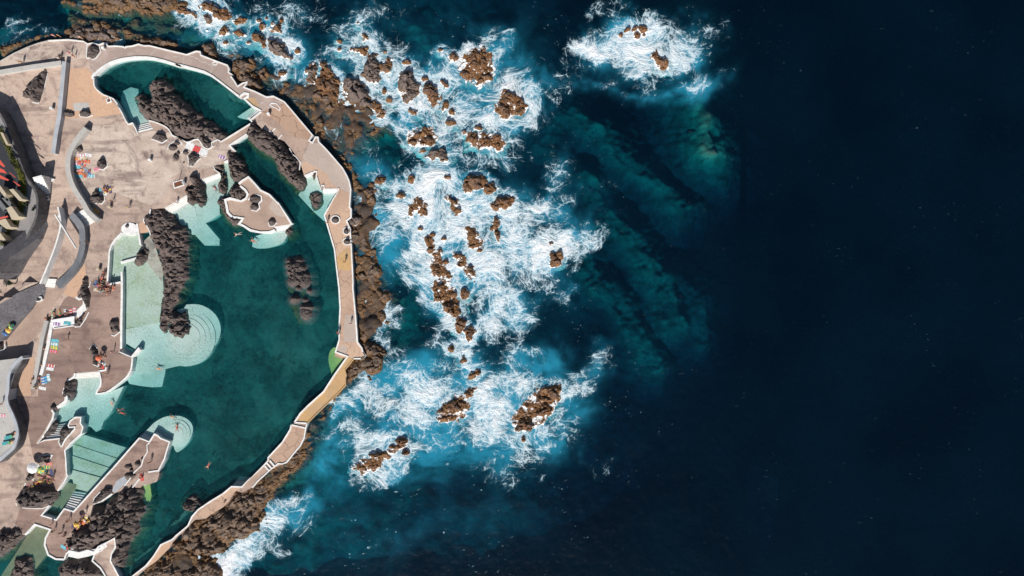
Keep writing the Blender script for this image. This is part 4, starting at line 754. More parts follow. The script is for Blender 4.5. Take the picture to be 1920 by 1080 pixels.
PK('B1', 2.6, 'craggy grey rock between footbridge and paved islet', 520,560, 580,545, 600,600, 680,650, 690,720, 740,780, 680,820, 620,870, 590,850, 540,760, 520,680, block=1.3)
PK('B1', 2.0, 'rounded boulder at the tip of the paved islet', 540,960, 580,890, 650,890, 710,960, 700,1000, 650,1040, 560,1020)
PK('B1', 1.8, 'thin column of rock dividing white steps from a narrow cove', 375,700, 440,680, 490,680, 490,760, 490,850, 515,930, 490,970, 430,960, 425,870, 460,830, 450,770, 400,740)
PK('S4', 2.8, 'tall blade of lava rock cutting through the white steps', 415,545, 490,510, 520,560, 560,660, 560,780, 515,860, 490,790, 475,740, 460,670)
PK('S4', 2.3, 'shorter rock leaning on the tall blade of lava', 370,670, 400,640, 460,670, 480,740, 470,800, 430,825, 400,790)
rock(Z('A2', 1440,270, 1480,210, 1510,160, 1600,140, 1690,190, 1760,300, 1850,350, 1890,430, 1870,600, 1880,750, 1870,870, 1800,990, 1760,1080, 1730,1170, 1690,1280, 1640,1400, 1580,1340, 1610,1200, 1620,1000, 1640,800, 1600,700, 1560,540, 1500,430), 2.4, 'great black lava wall separating the toddlers basin from the lagoon', zb=PW, mat='lava', name='pool_rock', embed=2.4, slope=1.7, block=1.2, jag=1.2)
PK('A3', 1.8, 'round boulder at the foot of the great lava wall', 1700,450, 1690,400, 1720,350, 1780,340, 1860,330, 1900,390, 1870,450, 1800,495, 1740,480)
PK('A3', 1.5, 'low dark boulder wedged against the great lava wall', 1690,300, 1730,220, 1790,260, 1860,225, 1870,320, 1780,350, 1720,345)
PK('A2', 1.6, 'smooth oval boulder in the toddlers basin', 1350,720, 1370,610, 1450,555, 1490,590, 1470,670, 1420,730, 1370,745, jag=.3, block=4)
PK('B2', 1.5, 'brown rock skirt along the paved islet', 425,95, 480,50, 500,80, 520,200, 650,270, 625,325, 560,310, 500,260, 460,190)
PK('B2', 1.1, 'rounded rock at the white end of the paved islet', 1085,400, 1110,350, 1150,350, 1155,390, 1120,430)
for k, e in enumerate([('B2', 1130,690,26,24), ('B2', 1215,690,48,40), ('B2', 1135,730,35,24), ('B2', 1250,755,40,40), ('B2', 1140,800,28,26), ('B2', 1190,830,40,34), ('B2', 1160,890,40,40), ('B2', 1225,855,45,30), ('B2', 1280,890,55,55), ('B2', 1295,835,34,30), ('B2', 1330,985,16,16), ('B2', 1215,958,20,14), ('B2', 1185,1065,44,22), ('B3', 930,190,58,26), ('B3', 920,250,48,58), ('B3', 805,115,38,26), ('B3', 955,25,18,16), ('B3', 915,120,20,14)]):
    rock(ell(*e), 1.1, ('smaller' if max(e[3], e[4]) < 34 else 'larger') + ' rounded grey boulder of the pile in the open lagoon', zb=PW + .35, mat='lavadry', name='boulder', cat='boulder', group='boulders piled in the lagoon', block=2.5, jag=.35, embed=1.8, sharp=.5)
PK('B2', 1.9, 'dark craggy base holding up the lagoon boulders', 1110,690, 1180,665, 1270,680, 1300,800, 1335,870, 1310,930, 1230,935, 1150,930, 1130,820, 1110,760, block=1.1, embed=.7, slope=3, mat='lavadry')
PK('B2', .01, 'sunken dark reef carrying the lagoon boulder pile', 1150,700, 1290,680, 1340,860, 1380,950, 1350,1060, 1300,1200, 1290,1300, 1230,1300, 1150,1120, 1130,950, zb=-.4)
PK('S4', 1.3, 'jagged rock lobe between upper pool and red mat', 510,150, 560,135, 590,170, 635,210, 600,260, 560,235, 520,200, zb=TZ)
PK('S4', 1.4, 'ruddy rock at the landward end of the footbridge', 690,160, 740,105, 795,140, 720,185, zb=TZ - .5)
PK('B1', .9, 'dark algae-covered rock sunk in the corner cove', 1330,1000, 1370,950, 1430,940, 1460,980, 1450,1060, 1420,1120, 1370,1130, 1340,1060, zb=-.05)
PK('B1', 1.6, 'small boulder set into the cove kerb', 1355,780, 1370,755, 1395,760, 1395,800, 1375,830)
TK = lambda w, h, label, *f, **k: rock(Z(w, *f), h, label, **dict(dict(zb=TZ, mat='lavadry', name='lava_outcrop', cat='outcrop', embed=.35, jag=.7, block=1.2), **k))
TK('A0', 1.2, 'dark square outcrop where round deck meets promenade', 885,460, 920,440, 985,455, 995,510, 960,570, 920,590, 870,570)
TK('A0', 2.0, 'stepped dark outcrop on the upper terrace near the straight walls', 220,960, 270,850, 340,790, 440,715, 475,725, 455,800, 430,940, 385,1025, 310,990, 290,975)
TK('A1', 1.1, 'oval outcrop against the straight grey wall', *[c for p in ell('P', 683, 180, 65, 26) for c in p])
TK('A1', 1.2, 'crescent outcrop beside the pale grey paving patch', 795,185, 830,145, 890,140, 915,180, 870,205, 820,200)
TK('A1', 1.2, 'star-shaped outcrop at the curved wall near the towels', 755,510, 790,492, 820,500, 830,540, 795,570, 765,540)
TK('A1', 1.4, 'heart-shaped grey outcrop alone on the sun terrace', 980,690, 985,640, 1020,625, 1050,645, 1065,690, 1030,728, 985,715, mat='lavadry')
TK('A1', 1.3, 'brown outcrop lobe above its larger two-lobed neighbour', 930,965, 960,938, 1000,950, 995,985, 930,990)
TK('A1', 1.5, 'large two-lobed outcrop near the yellow towel', 892,1030, 920,1000, 970,992, 1030,1000, 1040,1050, 1000,1075, 960,1062, 920,1070)
TK('A1', 1.5, 'round dark outcrop beside the upper pool rock', 1515,415, 1550,375, 1610,360, 1660,395, 1665,430, 1610,460, 1550,435)
for e in [('S4', 280,205,35,20), ('S4', 238,250,50,34), ('S4', 268,345,30,36), ('S4', 365,298,32,20), ('S4', 290,305,20,18), ('S4', 347,398,12,11)]:
    rock(ell(*e), .9, {280: 'little outcrop topping the white-ringed cluster near the red mat', 238: 'largest little outcrop of the white-ringed cluster by the red mat', 268: 'little outcrop with a pale spot in the white-ringed cluster', 365: 'little outcrop between the white-ringed cluster and the red mat', 290: 'tiny outcrop squeezed inside the white-ringed cluster', 347: 'tiny round stone set apart below the white-ringed cluster'}[e[1]], zb=TZ, mat='lavadry', name='lava_outcrop', cat='outcrop', group='little outcrops near the red mat', embed=.3, jag=.5, block=.8)
TK('S4', 1.5, 'big dark outcrop just below the red and white mat', 390,340, 430,305, 480,330, 510,350, 460,410, 400,420)
TK('A2', 1.0, 'tiny grey rock on the white round platform', 1245,345, 1265,320, 1295,325, 1290,350, 1265,362)
TK('A3', 1.4, 'dark outcrop against the long straight pool wall', 1085,350, 1110,310, 1190,320, 1190,430, 1120,450)
TK('A3', 1.5, 'long crooked outcrop edging the whitewashed bench', 830,-90, 885,-100, 890,-50, 870,0, 900,90, 890,190, 850,250, 820,340, 770,380, 740,350, 780,310, 850,220, 855,150, 820,100, 770,90, 800,50)
TK('A3', 1.4, 'narrow outcrop with bathers resting beside it', 900,610, 935,570, 965,620, 985,660, 975,770, 930,745, 930,660)
TK('A4', 1.3, 'slim outcrop beside the western pool steps', 640,200, 665,80, 715,90, 705,190, 665,240, 640,230, embed=1.2)
TK('A4', 1.0, 'round stump of rock at the end of the white bench kerb', 505,325, 540,300, 575,335, 550,365, 515,360)
TK('A4', .7, 'dark outcrop enclosed by a white kerb beside steps', 590,690, 600,600, 650,540, 735,545, 700,600, 640,680, 610,730)
TK('A4', .5, 'thin rock sliver along the western pool edge', 395,680, 430,615, 500,530, 545,500, 520,580, 450,640)
TK('A4', 1.1, 'small outcrop above the bathers with parasols', 390,870, 420,820, 510,820, 480,880)
TK('A5', 2.3, 'big dark brown outcrop shading bags and towels', 165,300, 240,200, 400,180, 540,190, 565,240, 500,365, 350,400, 200,390, block=2.0)
TK('A5', 1.2, 'small outcrop left of the crowded towels', 255,110, 290,50, 345,60, 340,105, 290,140)
TK('A5', 1.6, 'pointed outcrop on the peninsula beside the paved ramp', 935,350, 1000,250, 1060,190, 1130,200, 1110,255, 1020,320)
rock(Z('A5', 910,480, 930,375, 1050,385, 1150,285, 1250,200, 1330,190, 1420,200, 1420,300, 1440,400, 1390,520, 1390,620, 1330,680, 1290,750, 1260,900, 1220,980, 1140,980, 1105,900, 1155,790, 1145,700, 1000,755, 940,815, 830,815, 700,820, 665,700, 725,690, 725,620, 890,540), 3.2, 'huge dark folded lava mass at the end of the peninsula', zb=.4, mat='lava', name='lava_outcrop', cat='outcrop', block=1.6, embed=2.5, jag=1.0)
TK('A5', 2.2, 'brown rock mass under the white kerbed bridge', 590,1010, 640,930, 860,890, 920,940, 1000,1010, 1040,1080, 600,1090, zb=.2, embed=2, mat='lava')
TK('A5', 2.2, 'dark rock bank beside the brackish channel', -40,640, 50,590, 250,580, 255,660, 120,800, -40,900, zb=.6, embed=2, mat='lava')
TK('A5', 1.6, 'brown rock heap rising from the brackish channel', 100,1090, 160,900, 320,880, 340,980, 330,1090, zb=.2, embed=2, mat='lava')
for e in [('A4', 1280,930,40,22), ('A4', 1312,965,20,18), ('A4', 1375,900,32,25), ('A4', 1300,1015,58,24), ('A4', 1420,850,16,14)]:
    rock(ell(*e), .8, 'little black outcrop in a row along the peninsula kerb', zb=TZ, mat='lavadry', name='lava_outcrop', cat='outcrop', group='little outcrops along the peninsula', embed=.3, jag=.5, block=.8)
PK('B5', 1.5, 'tan rock in the narrow channel under the thin wall', 590,390, 630,320, 740,340, 700,430, 620,420); PK('B5', 1.0, 'dark rock hugging the inside of the promenade bend', 650,300, 720,270, 790,340, 860,330, 780,390, 740,330)
for e in [('B2', 1590,275,36,30), ('B2', 1700,388,24,28), ('B2', 1708,492,34,26)]:
    rock(ell(*e), .9, {1590: 'oval grey rock ringed in white beside the inner promenade kerb', 1700: 'small oval rock ringed in white at the outer promenade kerb', 1708: 'pointed oval rock ringed in white touching the outer promenade kerb'}[e[1]], zb=TZ, mat='lavadry', name='lava_outcrop', cat='outcrop', group='ringed rocks on the promenade', embed=.3, jag=.2, block=3)
    kerb(ell(e[0], e[1], e[2], e[3] + 10, e[4] + 9), .28, closed=True, z0=TZ - .1)
# painted rings round the outcrops
for pts in (Z('A0', 870,440, 860,560, 870,580, 905,575, 925,597, 960,575, 1005,515, 990,460), Z('A0', 475,730, 460,800, 435,900, 390,960, 385,1030, 320,1020), Z('A1', 790,180, 800,205, 870,212, 930,190), Z('A1', 1068,660, 1072,700, 1035,735, 985,730), Z('A1', 890,1020, 885,1060, 960,1075, 965,1058, 1010,1080, 1045,1040, 1040,1000), Z('A1', 1510,430, 1560,445, 1615,470, 1670,435), Z('S4', 385,330, 395,425, 430,430, 515,355), Z('A2', 900,890, 895,940, 880,950), Z('A3', 1110,470, 1140,480, 1200,435),
            Z('A3', 890,610, 930,562, 970,600), Z('A3', 925,760, 975,785, 985,760), Z('A5', 255,150, 215,260), Z('A5', 160,350, 165,380), Z('A5', 220,400, 340,408, 430,405, 490,378), Z('A4', 395,880, 420,820, 480,812, 520,818, 490,870), Z('A3', 740,355, 750,390, 800,385, 850,310, 885,240), Z('B1', 930,85, 960,70, 1000,75, 1040,120, 1030,145, 1000,120, 960,105, 930,85), Z('B0', 360,630, 380,615, 420,620, 400,645, 370,645, 360,630), Z('A5', 980,800, 1010,780, 1040,790, 1010,835, 985,830), Z('B1', 880,325, 950,360, 990,320), Z('B1', 1020,430, 1055,385), Z('B1', 1130,520, 1160,580, 1200,610, 1240,660, 1230,740),
            Z('B1', 120,690, 160,700, 240,600), Z('S4', 180,270, 200,220, 260,180, 320,195, 320,220), Z('S4', 320,300, 350,275, 395,290)):
    kerb(pts, .26, z0=TZ - .1, h=.12, jit=.3)

# ------------------------------------------------------------------ paved islet in the lagoon
ISL = Z('B1', 625,875, 660,845, 720,808, 780,870, 840,940, 930,985, 1020,1075) + Z('B2', 1020,110, 1100,235, 1150,300, 1150,318, 970,342, 985,380, 930,402, 840,402, 740,382, 680,342, 628,318, 668,262, 560,250, 515,205, 505,140, 490,80, 540,65, 650,92, 700,62, 715,20, 690,-20, 640,-60)
islet = prism('paved_islet', [ISL], TZ, -3.5, M['path']); tag(islet, kind='structure')
strip('kerb', ISL[:7] + Z('B2', 1020,110, 1100,235, 1150,318), .4, TZ + KH, -.3, M['white'], islet, jit=.15)
strip('kerb', Z('B2', 985,380, 930,402, 840,402, 740,382, 680,342, 628,318, 668,262, 560,250, 515,205, 505,140, 490,80, 540,65, 650,92, 700,62, 715,20, 690,-20, 640,-60), .5, TZ + KH, -.3, M['white'], islet, jit=.25)
strip('kerb', Z('B2', 720,80, 750,45, 800,25, 850,40, 855,85, 825,115, 835,160, 800,192, 750,180), .28, TZ + .12, TZ - .1, M['white'], islet, jit=.3)
strip('kerb', Z('B2', 920,300, 930,340, 970,342, 1005,305), .25, TZ + .12, TZ - .1, M['white'], islet, jit=.3)
L_ = [W(p, TZ)[:2] for p in Z('B2', 960,80, 1010,120, 1090,235, 1080,250, 990,230, 930,160)]; v, f = cdt([L_]); obj('paving', [(x, y, TZ + .012) for x, y in v], f, M['smoothdeck'], islet)
for e, lb in ((('B2', 790,72,60,48), 'upper of two dark rocks ringed on the paved islet'), (('B2', 785,150,46,38), 'lower of two dark rocks ringed on the paved islet'), (('B2', 960,300,40,36), 'olive-grey rock ringed at the edge of the paved islet')):
    rock(ell(*e), 1.0, lb, zb=TZ, mat='lavadry', name='lava_outcrop', cat='outcrop', embed=.3, jag=.4)
build_sea()

# ------------------------------------------------------------------ stairs
def quad_prism(name, q, z1, z0, mat, parent): return prism(name, [q], z1, z0, mat, parent)
def stairs(label, a, b, c, d, n, z1, z0, mat='stepwhite', bottom=None, cat='stairs', gap=True, group=None, riser=None):
    """flight of n steps from edge a-b (level z1) down to edge d-c (level z0)"""
    root = empty('stairs', (0, 0, 0)); tag(root, label, cat, group)
    lp = lambda p, q, t: (p[0] + (q[0] - p[0]) * t, p[1] + (q[1] - p[1]) * t)
    for i in range(n):
        t0, t1 = i / n, (i + 1) / n; z = z1 + (z0 - z1) * (i + .0) / max(1, n - 1) if n > 1 else z1
        st_ = prism('step', [[lp(a, d, t0), lp(b, c, t0), lp(b, c, t1), lp(a, d, t1)]], z, (bottom if bottom is not None else z0 - .6), M[mat], root)
        if riser:
            te = t1 - .16 / n
            L = [W(p, z)[:2] for p in (lp(a, d, te), lp(b, c, te), lp(b, c, t1), lp(a, d, t1))]
            v, f = cdt([L]); obj('nosing', [(x, y, z + .006) for x, y in v], f, M[riser], st_)
    return root
C('nosing_grey', (.13, .13, .13))
q = lambda w, *f: Z(w, *f)
stairs('white steps at the blunt end of the upper pool inlet', *q('A1', 1370,370, 1525,330, 1500,262, 1348,300), 4, TZ - .02, .3)
stairs('white corner steps descending into the upper pool by the footbridge', *q('B1', 845,160, 742,238, 705,222, 795,140), 3, TZ - .1, .1)
stairs('long white steps above the rock blade', *q('B1', 435,768, 245,832, 275,895, 455,820), 5, TZ - .05, .2, riser='lightgrey')
stairs('wide white steps beside the great lava wall', *q('A2', 1642,160, 1862,28, 1890,120, 1700,230), 6, TZ - .05, .22, riser='lightgrey')
stairs('white steps in the corner cove of the promenade', *q('B1', 1465,922, 1620,922, 1600,985, 1470,985), 4, TZ - .05, .1)
stairs('white sloping steps at the end of the paved islet', *q('B2', 975,345, 1148,320, 1090,400, 1000,405), 3, TZ - .1, .2)
stairs('dark-nosed white steps beside the long straight pool wall', *q('A3', 1180,640, 1305,695, 1375,635, 1230,580), 6, TZ - .05, -.3, riser='nosing_grey')
prism('step_wall', [q('A3', 1300,690, 1325,698, 1405,620, 1380,590)], TZ + .15, -.6, M['white'], bpy.data.objects['stairs.006'] if 'stairs.006' in bpy.data.objects else None)
stairs('pink-tinted white steps on the western inlet', *q('A3', 752,852, 984,832, 990,905, 745,920), 5, TZ - .05, .15, riser='cream')
stairs('broad pale ramp steps between two outcrops', *q('A4', 442,668, 590,652, 690,490, 545,520), 8, TZ - .05, -.05, riser='nosing_grey')
stairs('narrow dark-nosed steps beside the long straight ramp wall', *q('A5', 645,402, 730,436, 880,255, 735,235), 8, TZ - .05, -.1, riser='nosing_grey')
stairs('white peninsula steps up to the round shallow platform', *q('A4', 1395,645, 1490,685, 1535,605, 1465,575), 5, TZ - .05, -.2, riser='nosing_grey')
stairs('white peninsula steps facing the open lagoon', *q('A5', 1480,45, 1590,35, 1560,140, 1430,180), 4, TZ - .05, .2)
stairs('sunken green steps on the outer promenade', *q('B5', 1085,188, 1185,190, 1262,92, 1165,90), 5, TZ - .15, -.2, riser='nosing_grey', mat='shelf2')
stairs('ochre edge steps in the green corner basin', *q('B3', 1222,642, 1335,684, 1310,720, 1205,680), 2, .9, .2, mat='tan')
stairs('weathered stone steps climbing the grey embankment', *q('L3', 250,800, 360,690, 560,690, 330,850), 9, TZ + 1.2, TZ + .1, mat='cream', riser='nosing_grey', bottom=TZ - .2)
stairs('lower weathered steps on the grey embankment', *q('L3', -60,1010, 80,910, 230,910, 20,1070), 9, TZ + 2.0, TZ + 1.0, mat='cream', riser='nosing_grey', bottom=TZ - .2)
stairs('bright white steps joining the two curved walls', *q('A2', 730,235, 830,172, 945,295, 850,355), 4, TZ + .5, TZ + .1, bottom=TZ - .1)
stairs('white steps at the foot of the curved grey wall', *q('A2', 480,865, 565,868, 545,955, 450,945), 3, TZ + .35, TZ + .1, bottom=TZ - .1)
stairs('whitewashed stairway down from the upper road', *q('L2', 470,175, 600,140, 720,390, 600,440), 9, TZ + 3.4, TZ + .5, bottom=TZ - .1, mat='white')
prism('landing', [q('L2', 640,175, 780,195, 740,235, 650,205)], TZ + .5, TZ - .1, M['white'], bpy.context.scene.objects[[o.name for o in bpy.data.objects if o.get('label') == 'whitewashed stairway down from the upper road'][0]])

# ------------------------------------------------------------------ walls
def wall(label, pts, w, h, mat='wall', n=3, side=0, name='wall', zb=TZ, hb=None):
    if n: pts = smooth(pts, n)
    o = strip(name, pts, w, zb + h, zb - .2, M[mat], None, side=side, z1b=None if hb is None else zb + hb); tag(o, label, 'wall'); return o
wall('straight grey concrete wall running down the upper terrace', q('A0', 640,612) + q('A1', 590,200, 555,380, 530,570), .95, 1.35, n=0)
wall('pale low wall meeting the straight grey wall at a corner', q('A0', -60,725, 0,718, 300,668, 610,625), 1.0, 1.0, 'lightgrey', n=0)
wall('curved pale grey wall sheltering the colourful towels', q('A1', 855,320, 750,455, 690,580, 675,700, 690,800, 735,920, 830,1070) + q('A2', 880,200, 970,285), 1.15, 1.5, 'lightgrey')
wall('curved slate-grey wall beyond the bright white steps', q('A2', 700,225, 760,290, 805,360, 815,460, 810,560, 770,690, 690,810, 560,935), 1.7, 1.3, 'slate', hb=.8)
wall('thin white-topped curved wall on the middle terrace', q('A2', 575,150, 598,250, 600,350, 562,500, 520,620, 460,770, 398,915), .35, 1.9, 'white')
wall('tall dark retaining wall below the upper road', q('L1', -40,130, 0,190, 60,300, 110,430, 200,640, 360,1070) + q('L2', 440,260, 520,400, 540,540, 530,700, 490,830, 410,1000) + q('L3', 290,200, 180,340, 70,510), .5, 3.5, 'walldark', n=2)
wall('dark S-shaped retaining wall with pale coping below the lounger deck', q('A3', 225,690) + q('L4', 230,920, 130,1080) + q('L5', 110,235, 92,350, 105,450, 170,590, 225,730, 248,850, 235,950, 190,1070) + q('L6', 100,150, -20,260), .7, 2.7, 'wall')
# dark backing strip: paints the shaded right face of the S wall
wall('dark strip painting shade onto the face of the S-shaped retaining wall', q('L4', 330,850, 290,960, 210,1085) + q('L5', 140,235, 122,350, 140,450, 205,590, 262,730, 285,850, 270,950, 225,1075) + q('L6', 140,160, 0,285), .3, 2.3, 'walldark')
wall('long grey low wall behind the white bench', q('A3', 462,325, 420,500, 375,750, 325,1010), .9, .9, 'lightgrey', n=0)
wall('white slanted mast resting across the thin curved wall', q('A2', 545,225, 755,560), .24, .2, 'white', n=0, zb=TZ + 1.85, name='mast'); 
bench = empty('bench'); tag(bench, 'white L-shaped concrete bench holding towels', 'bench')
strip('seat', q('A3', 515,345, 480,560, 440,740, 405,870), .75, TZ + .45, TZ - .1, M['white'], bench)
prism('seat', [q('A3', 505,325, 740,285, 742,372, 530,405)], TZ + .42, TZ - .1, M['white'], bench)
strip('backrest', q('A3', 505,325, 740,287), .3, TZ + .8, TZ, M['white'], bench); strip('backrest', q('A3', 535,405, 735,375), .25, TZ + .6, TZ, M['white'], bench)
prism('round_platform', [ell('A2', 1290, 370, 82, 66, 0, 24)], TZ + .12, -.3, M['white'], terrace)

# ------------------------------------------------------------------ upper road, lounger deck, embankment (setting)
tag(prism('upper_road', [q('L1', -400,-60, -40,130, 60,300, 110,430, 200,640, 360,1070) + q('L2', 440,260, 520,400, 540,540, 530,700, 490,830, 410,1000) + q('L3', 290,200, 180,340, 70,510, -600,600)], TZ + 3.3, TZ - .3, M['road']), kind='structure')
tag(prism('lounger_deck', [q('A3', 215,695) + q('L4', 215,920, 110,1080) + q('L5', 95,235, 78,350, 92,450, 155,590, 210,730, 232,850, 220,950, 175,1070) + q('L6', 90,150, -400,420) + [(-80, 700)] + q('L4', -60,900)], TZ + 2.5, TZ - .3, M['lightgrey']), kind='structure')
emb = prism('cobbled_embankment', [q('L3', -300,1080, 0,1040, 250,850, 470,740, 560,690, 650,780, 600,900, 520,940, 440,1075) + q('L4', 280,330, 60,600, -300,700)], TZ + .9, TZ - .3, M['cobble'], None, plane_z((80, 560), TZ + .3, (0, 560), TZ + 2.2)); tag(emb, kind='structure')
tag(prism('stone_bank', [q('L2', 545,560, 545,700, 500,830, 420,1000) + q('L3', 300,200, 190,340, 80,510, 160,650, 240,560, 350,360, 450,220, 560,60) + q('L2', 600,960, 670,780, 680,620, 655,530)], TZ + 1.5, TZ - .2, M['cobble'], None, plane_z((88, 390), TZ + .1, (66, 395), TZ + 3.0)), kind='structure')
for pts in (q('L3', 520,965, 570,965, 605,935, 590,900, 560,905), q('L4', 0,755, 50,740, 75,700, 65,650), q('L3', 180,650, 235,590, 270,470), q('L3', 350,365, 410,310), ell('L2', 672, 475, 25, 28)): kerb(pts, .28, z0=TZ - .1, h=.5)
TK('L3', 1.3, 'tiny outcrop in a white ring below the embankment', 530,945, 545,915, 580,915, 580,950, 550,960)
TK('L4', 1.3, 'dark outcrop in a white ring beside the embankment', -40,640, 50,630, 55,690, 30,730, -40,740)

# ------------------------------------------------------------------ vegetation
def leafmesh(name, pts_r, n, size, mat, parent, seed):
    """many small leaf faces spread through ellipsoids (centre, radii)"""
    r = random.Random(seed); V = []; F = []
    for (c, rad) in pts_r:
        for i in range(n):
            while True:
                p = Vector((r.uniform(-1, 1), r.uniform(-1, 1), r.uniform(-1, 1)))
                if .25 < p.length < 1: break
            c0 = Vector((c[0] + p.x * rad[0], c[1] + p.y * rad[1], c[2] + p.z * rad[2]))
            a = Vector((r.gauss(0, 1), r.gauss(0, 1), r.gauss(0, .5))).normalized(); b = a.cross(Vector((r.gauss(0, 1), r.gauss(0, 1), r.gauss(0, 1)))).normalized()
            s = size * r.uniform(.6, 1.3); k = len(V)
            V += [c0 - a * s, c0 + b * s * .45, c0 + a * s, c0 - b * s * .45]; F.append((k, k + 1, k + 2, k + 3))
    return obj(name, V, F, mat, parent)
def mat_leaf(name, c1, c2):
    t = NT(name); p = t.pos(); return t.principled(t.mix(t.ramp(t.noise(p, 1.5, 3, .6), .35, .65), c1, c2), .7, None, .2)
M['leaf'] = mat_leaf('dark_leaves', (.02, .035, .02), (.035, .055, .025)); M['hedge'] = mat_leaf('olive_leaves', (.16, .15, .03), (.09, .11, .025)); M['bark'] = mat_plain('bark', (.10, .075, .055), .9, .3)
def hedge(label, pts, h, seed):
    root = empty('hedge', W(pts[0], TZ + 3.3)); tag(root, label, 'hedge', None); P = smooth(pts, 5); o = []
    for p in P: x, y, z = W(p, TZ + 3.3); o.append(((x - root.location.x, y - root.location.y, h / 2), (.75, .75, h / 2)))
    leafmesh('foliage', o, 110, .16, M['hedge'], root, seed)
    obj('stem', [(o[0][0][0] + i * .05, o[0][0][1], z) for i in (0, 1) for z in (-.1, h)] + [(o[-1][0][0] + i * .05, o[-1][0][1], z) for i in (0, 1) for z in (-.1, h)], [(0, 1, 3, 2), (4, 5, 7, 6)], M['bark'], root)
hedge('olive-yellow hedge along the bend of the upper road', q('L2', 335,520, 325,620, 300,720, 230,830, 130,930, 90,1040) + q('L3', 60,120), 1.0, 3)
hedge('thin yellowish hedge on the straight of the upper road', q('L1', 10,410, 100,600, 200,830, 300,1040) + q('L2', 330,190, 355,330, 350,470), .7, 5)
def tree(label, w, x, y, r, zb, seed, hgt=2.5, cat='tree', n=700):
    (p,) = Z(w, x, y); root = empty('tree' if cat == 'tree' else 'shrub', W(p, zb)); tag(root, label, cat); rn = random.Random(seed)
    V = []; F = []
    for s in range(7):
        for a in range(8): V.append((.16 * (1 - s * .1) * math.cos(a * .785) + .06 * math.sin(s), .16 * (1 - s * .1) * math.sin(a * .785), hgt * s / 7 - .05))
    for s in range(6):
        for a in range(8): F.append((8 * s + a, 8 * s + (a + 1) % 8, 8 * s + 8 + (a + 1) % 8, 8 * s + 8 + a))
    obj('trunk', V, F, M['bark'], root)
    cl = [((rn.uniform(-.6, .6) * r, rn.uniform(-.6, .6) * r, hgt + rn.uniform(-.3, .5) * r), (r * rn.uniform(.35, .6),) * 3) for i in range(7)]
    leafmesh('crown', cl, n // 7, .14, M['leaf'], root, seed)
tree('dark leafy tree beside the embankment steps', 'L3', 30, 620, 1.7, TZ + 1.5, 11); tree('small round dark tree near the top of the embankment steps', 'L3', 225, 705, .8, TZ + .3, 12, 1.6, n=400)
tree('dark shrub at the roadside bend', 'L2', 395, 570, .6, TZ + 3.3, 13, .5, 'shrub', 300); tree('dark green shrub below the embankment hedge', 'L3', 20, 830, 1.2, TZ + 1.2, 14, 1.2, n=500)
tree('small dark shrub against the road wall', 'L2', 490, 635, .4, TZ + 3.3, 15, .4, 'shrub', 200)

# ------------------------------------------------------------------ terraced apartment block by the road
bl = empty('apartment_block', W((10, 360), TZ + 3.3)); tag(bl, 'beige terraced apartment block with red-orange awnings by the road', 'building')
_bi = bl.matrix_world.inverted()
def bpart(name, pts, z1, z0, mat, zf=None):
    o = prism(name, [pts], z1, z0, mat, None, zf); o.data.transform(Matrix.Translation(-bl.location)); o.parent = bl; return o
BZ = TZ + 3.3
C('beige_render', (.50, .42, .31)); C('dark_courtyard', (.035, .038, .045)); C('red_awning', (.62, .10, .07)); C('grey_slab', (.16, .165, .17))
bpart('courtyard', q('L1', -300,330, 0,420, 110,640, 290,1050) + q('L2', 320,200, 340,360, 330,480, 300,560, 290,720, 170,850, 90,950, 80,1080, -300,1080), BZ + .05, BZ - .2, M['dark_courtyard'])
for f_ in ((130,350, 190,340, 325,490, 275,512), (90,620, 165,590, 275,738, 170,785), (-60,810, 80,770, 155,890, 95,920), (-60,300, 0,290, 95,420, 70,460), (-40,960, 0,970, 80,1080, 0,1100)): bpart('party_wall', q('L2', *f_), BZ + 2.4, BZ, M['beige_render'])
bpart('party_wall', q('L1', 0,445, 40,455, 115,610, 90,630), BZ + 1.4, BZ, M['beige_render'])
for f_ in ((20,470, 110,480, 210,600, 140,600), (-60,520, 0,500, 110,640, 60,680), (-60,900, 40,880, 90,960, 0,980), (0,360, 30,350, 140,500, 100,520)): bpart('roof_slab', q('L2', *f_), BZ + 1.2, BZ, M['grey_slab'])
def awn(label, f_, z):
    o = prism('awning', [q('L2', *f_)], z, z - .08, M['red_awning']); tag(o, label, 'awning', 'red awnings on the apartment block')
for f_, z in (((-40,20, 0,40, 60,68, 100,120, 0,100, -40,90), 8.0), ((-40,130, 0,140, 130,210, 110,222, 0,190, -40,180), 7.6), ((120,95, 150,110, 235,180, 215,175), 7.4), ((180,225, 200,230, 295,295, 270,300), 7.2), ((-40,760, 110,728, 118,748, -40,790), 7.2), ((-40,-70, 0,-80, 70,10, 60,30, 0,-10), 8.0)): awn('red-orange awning strip on the beige apartment block', f_, z)
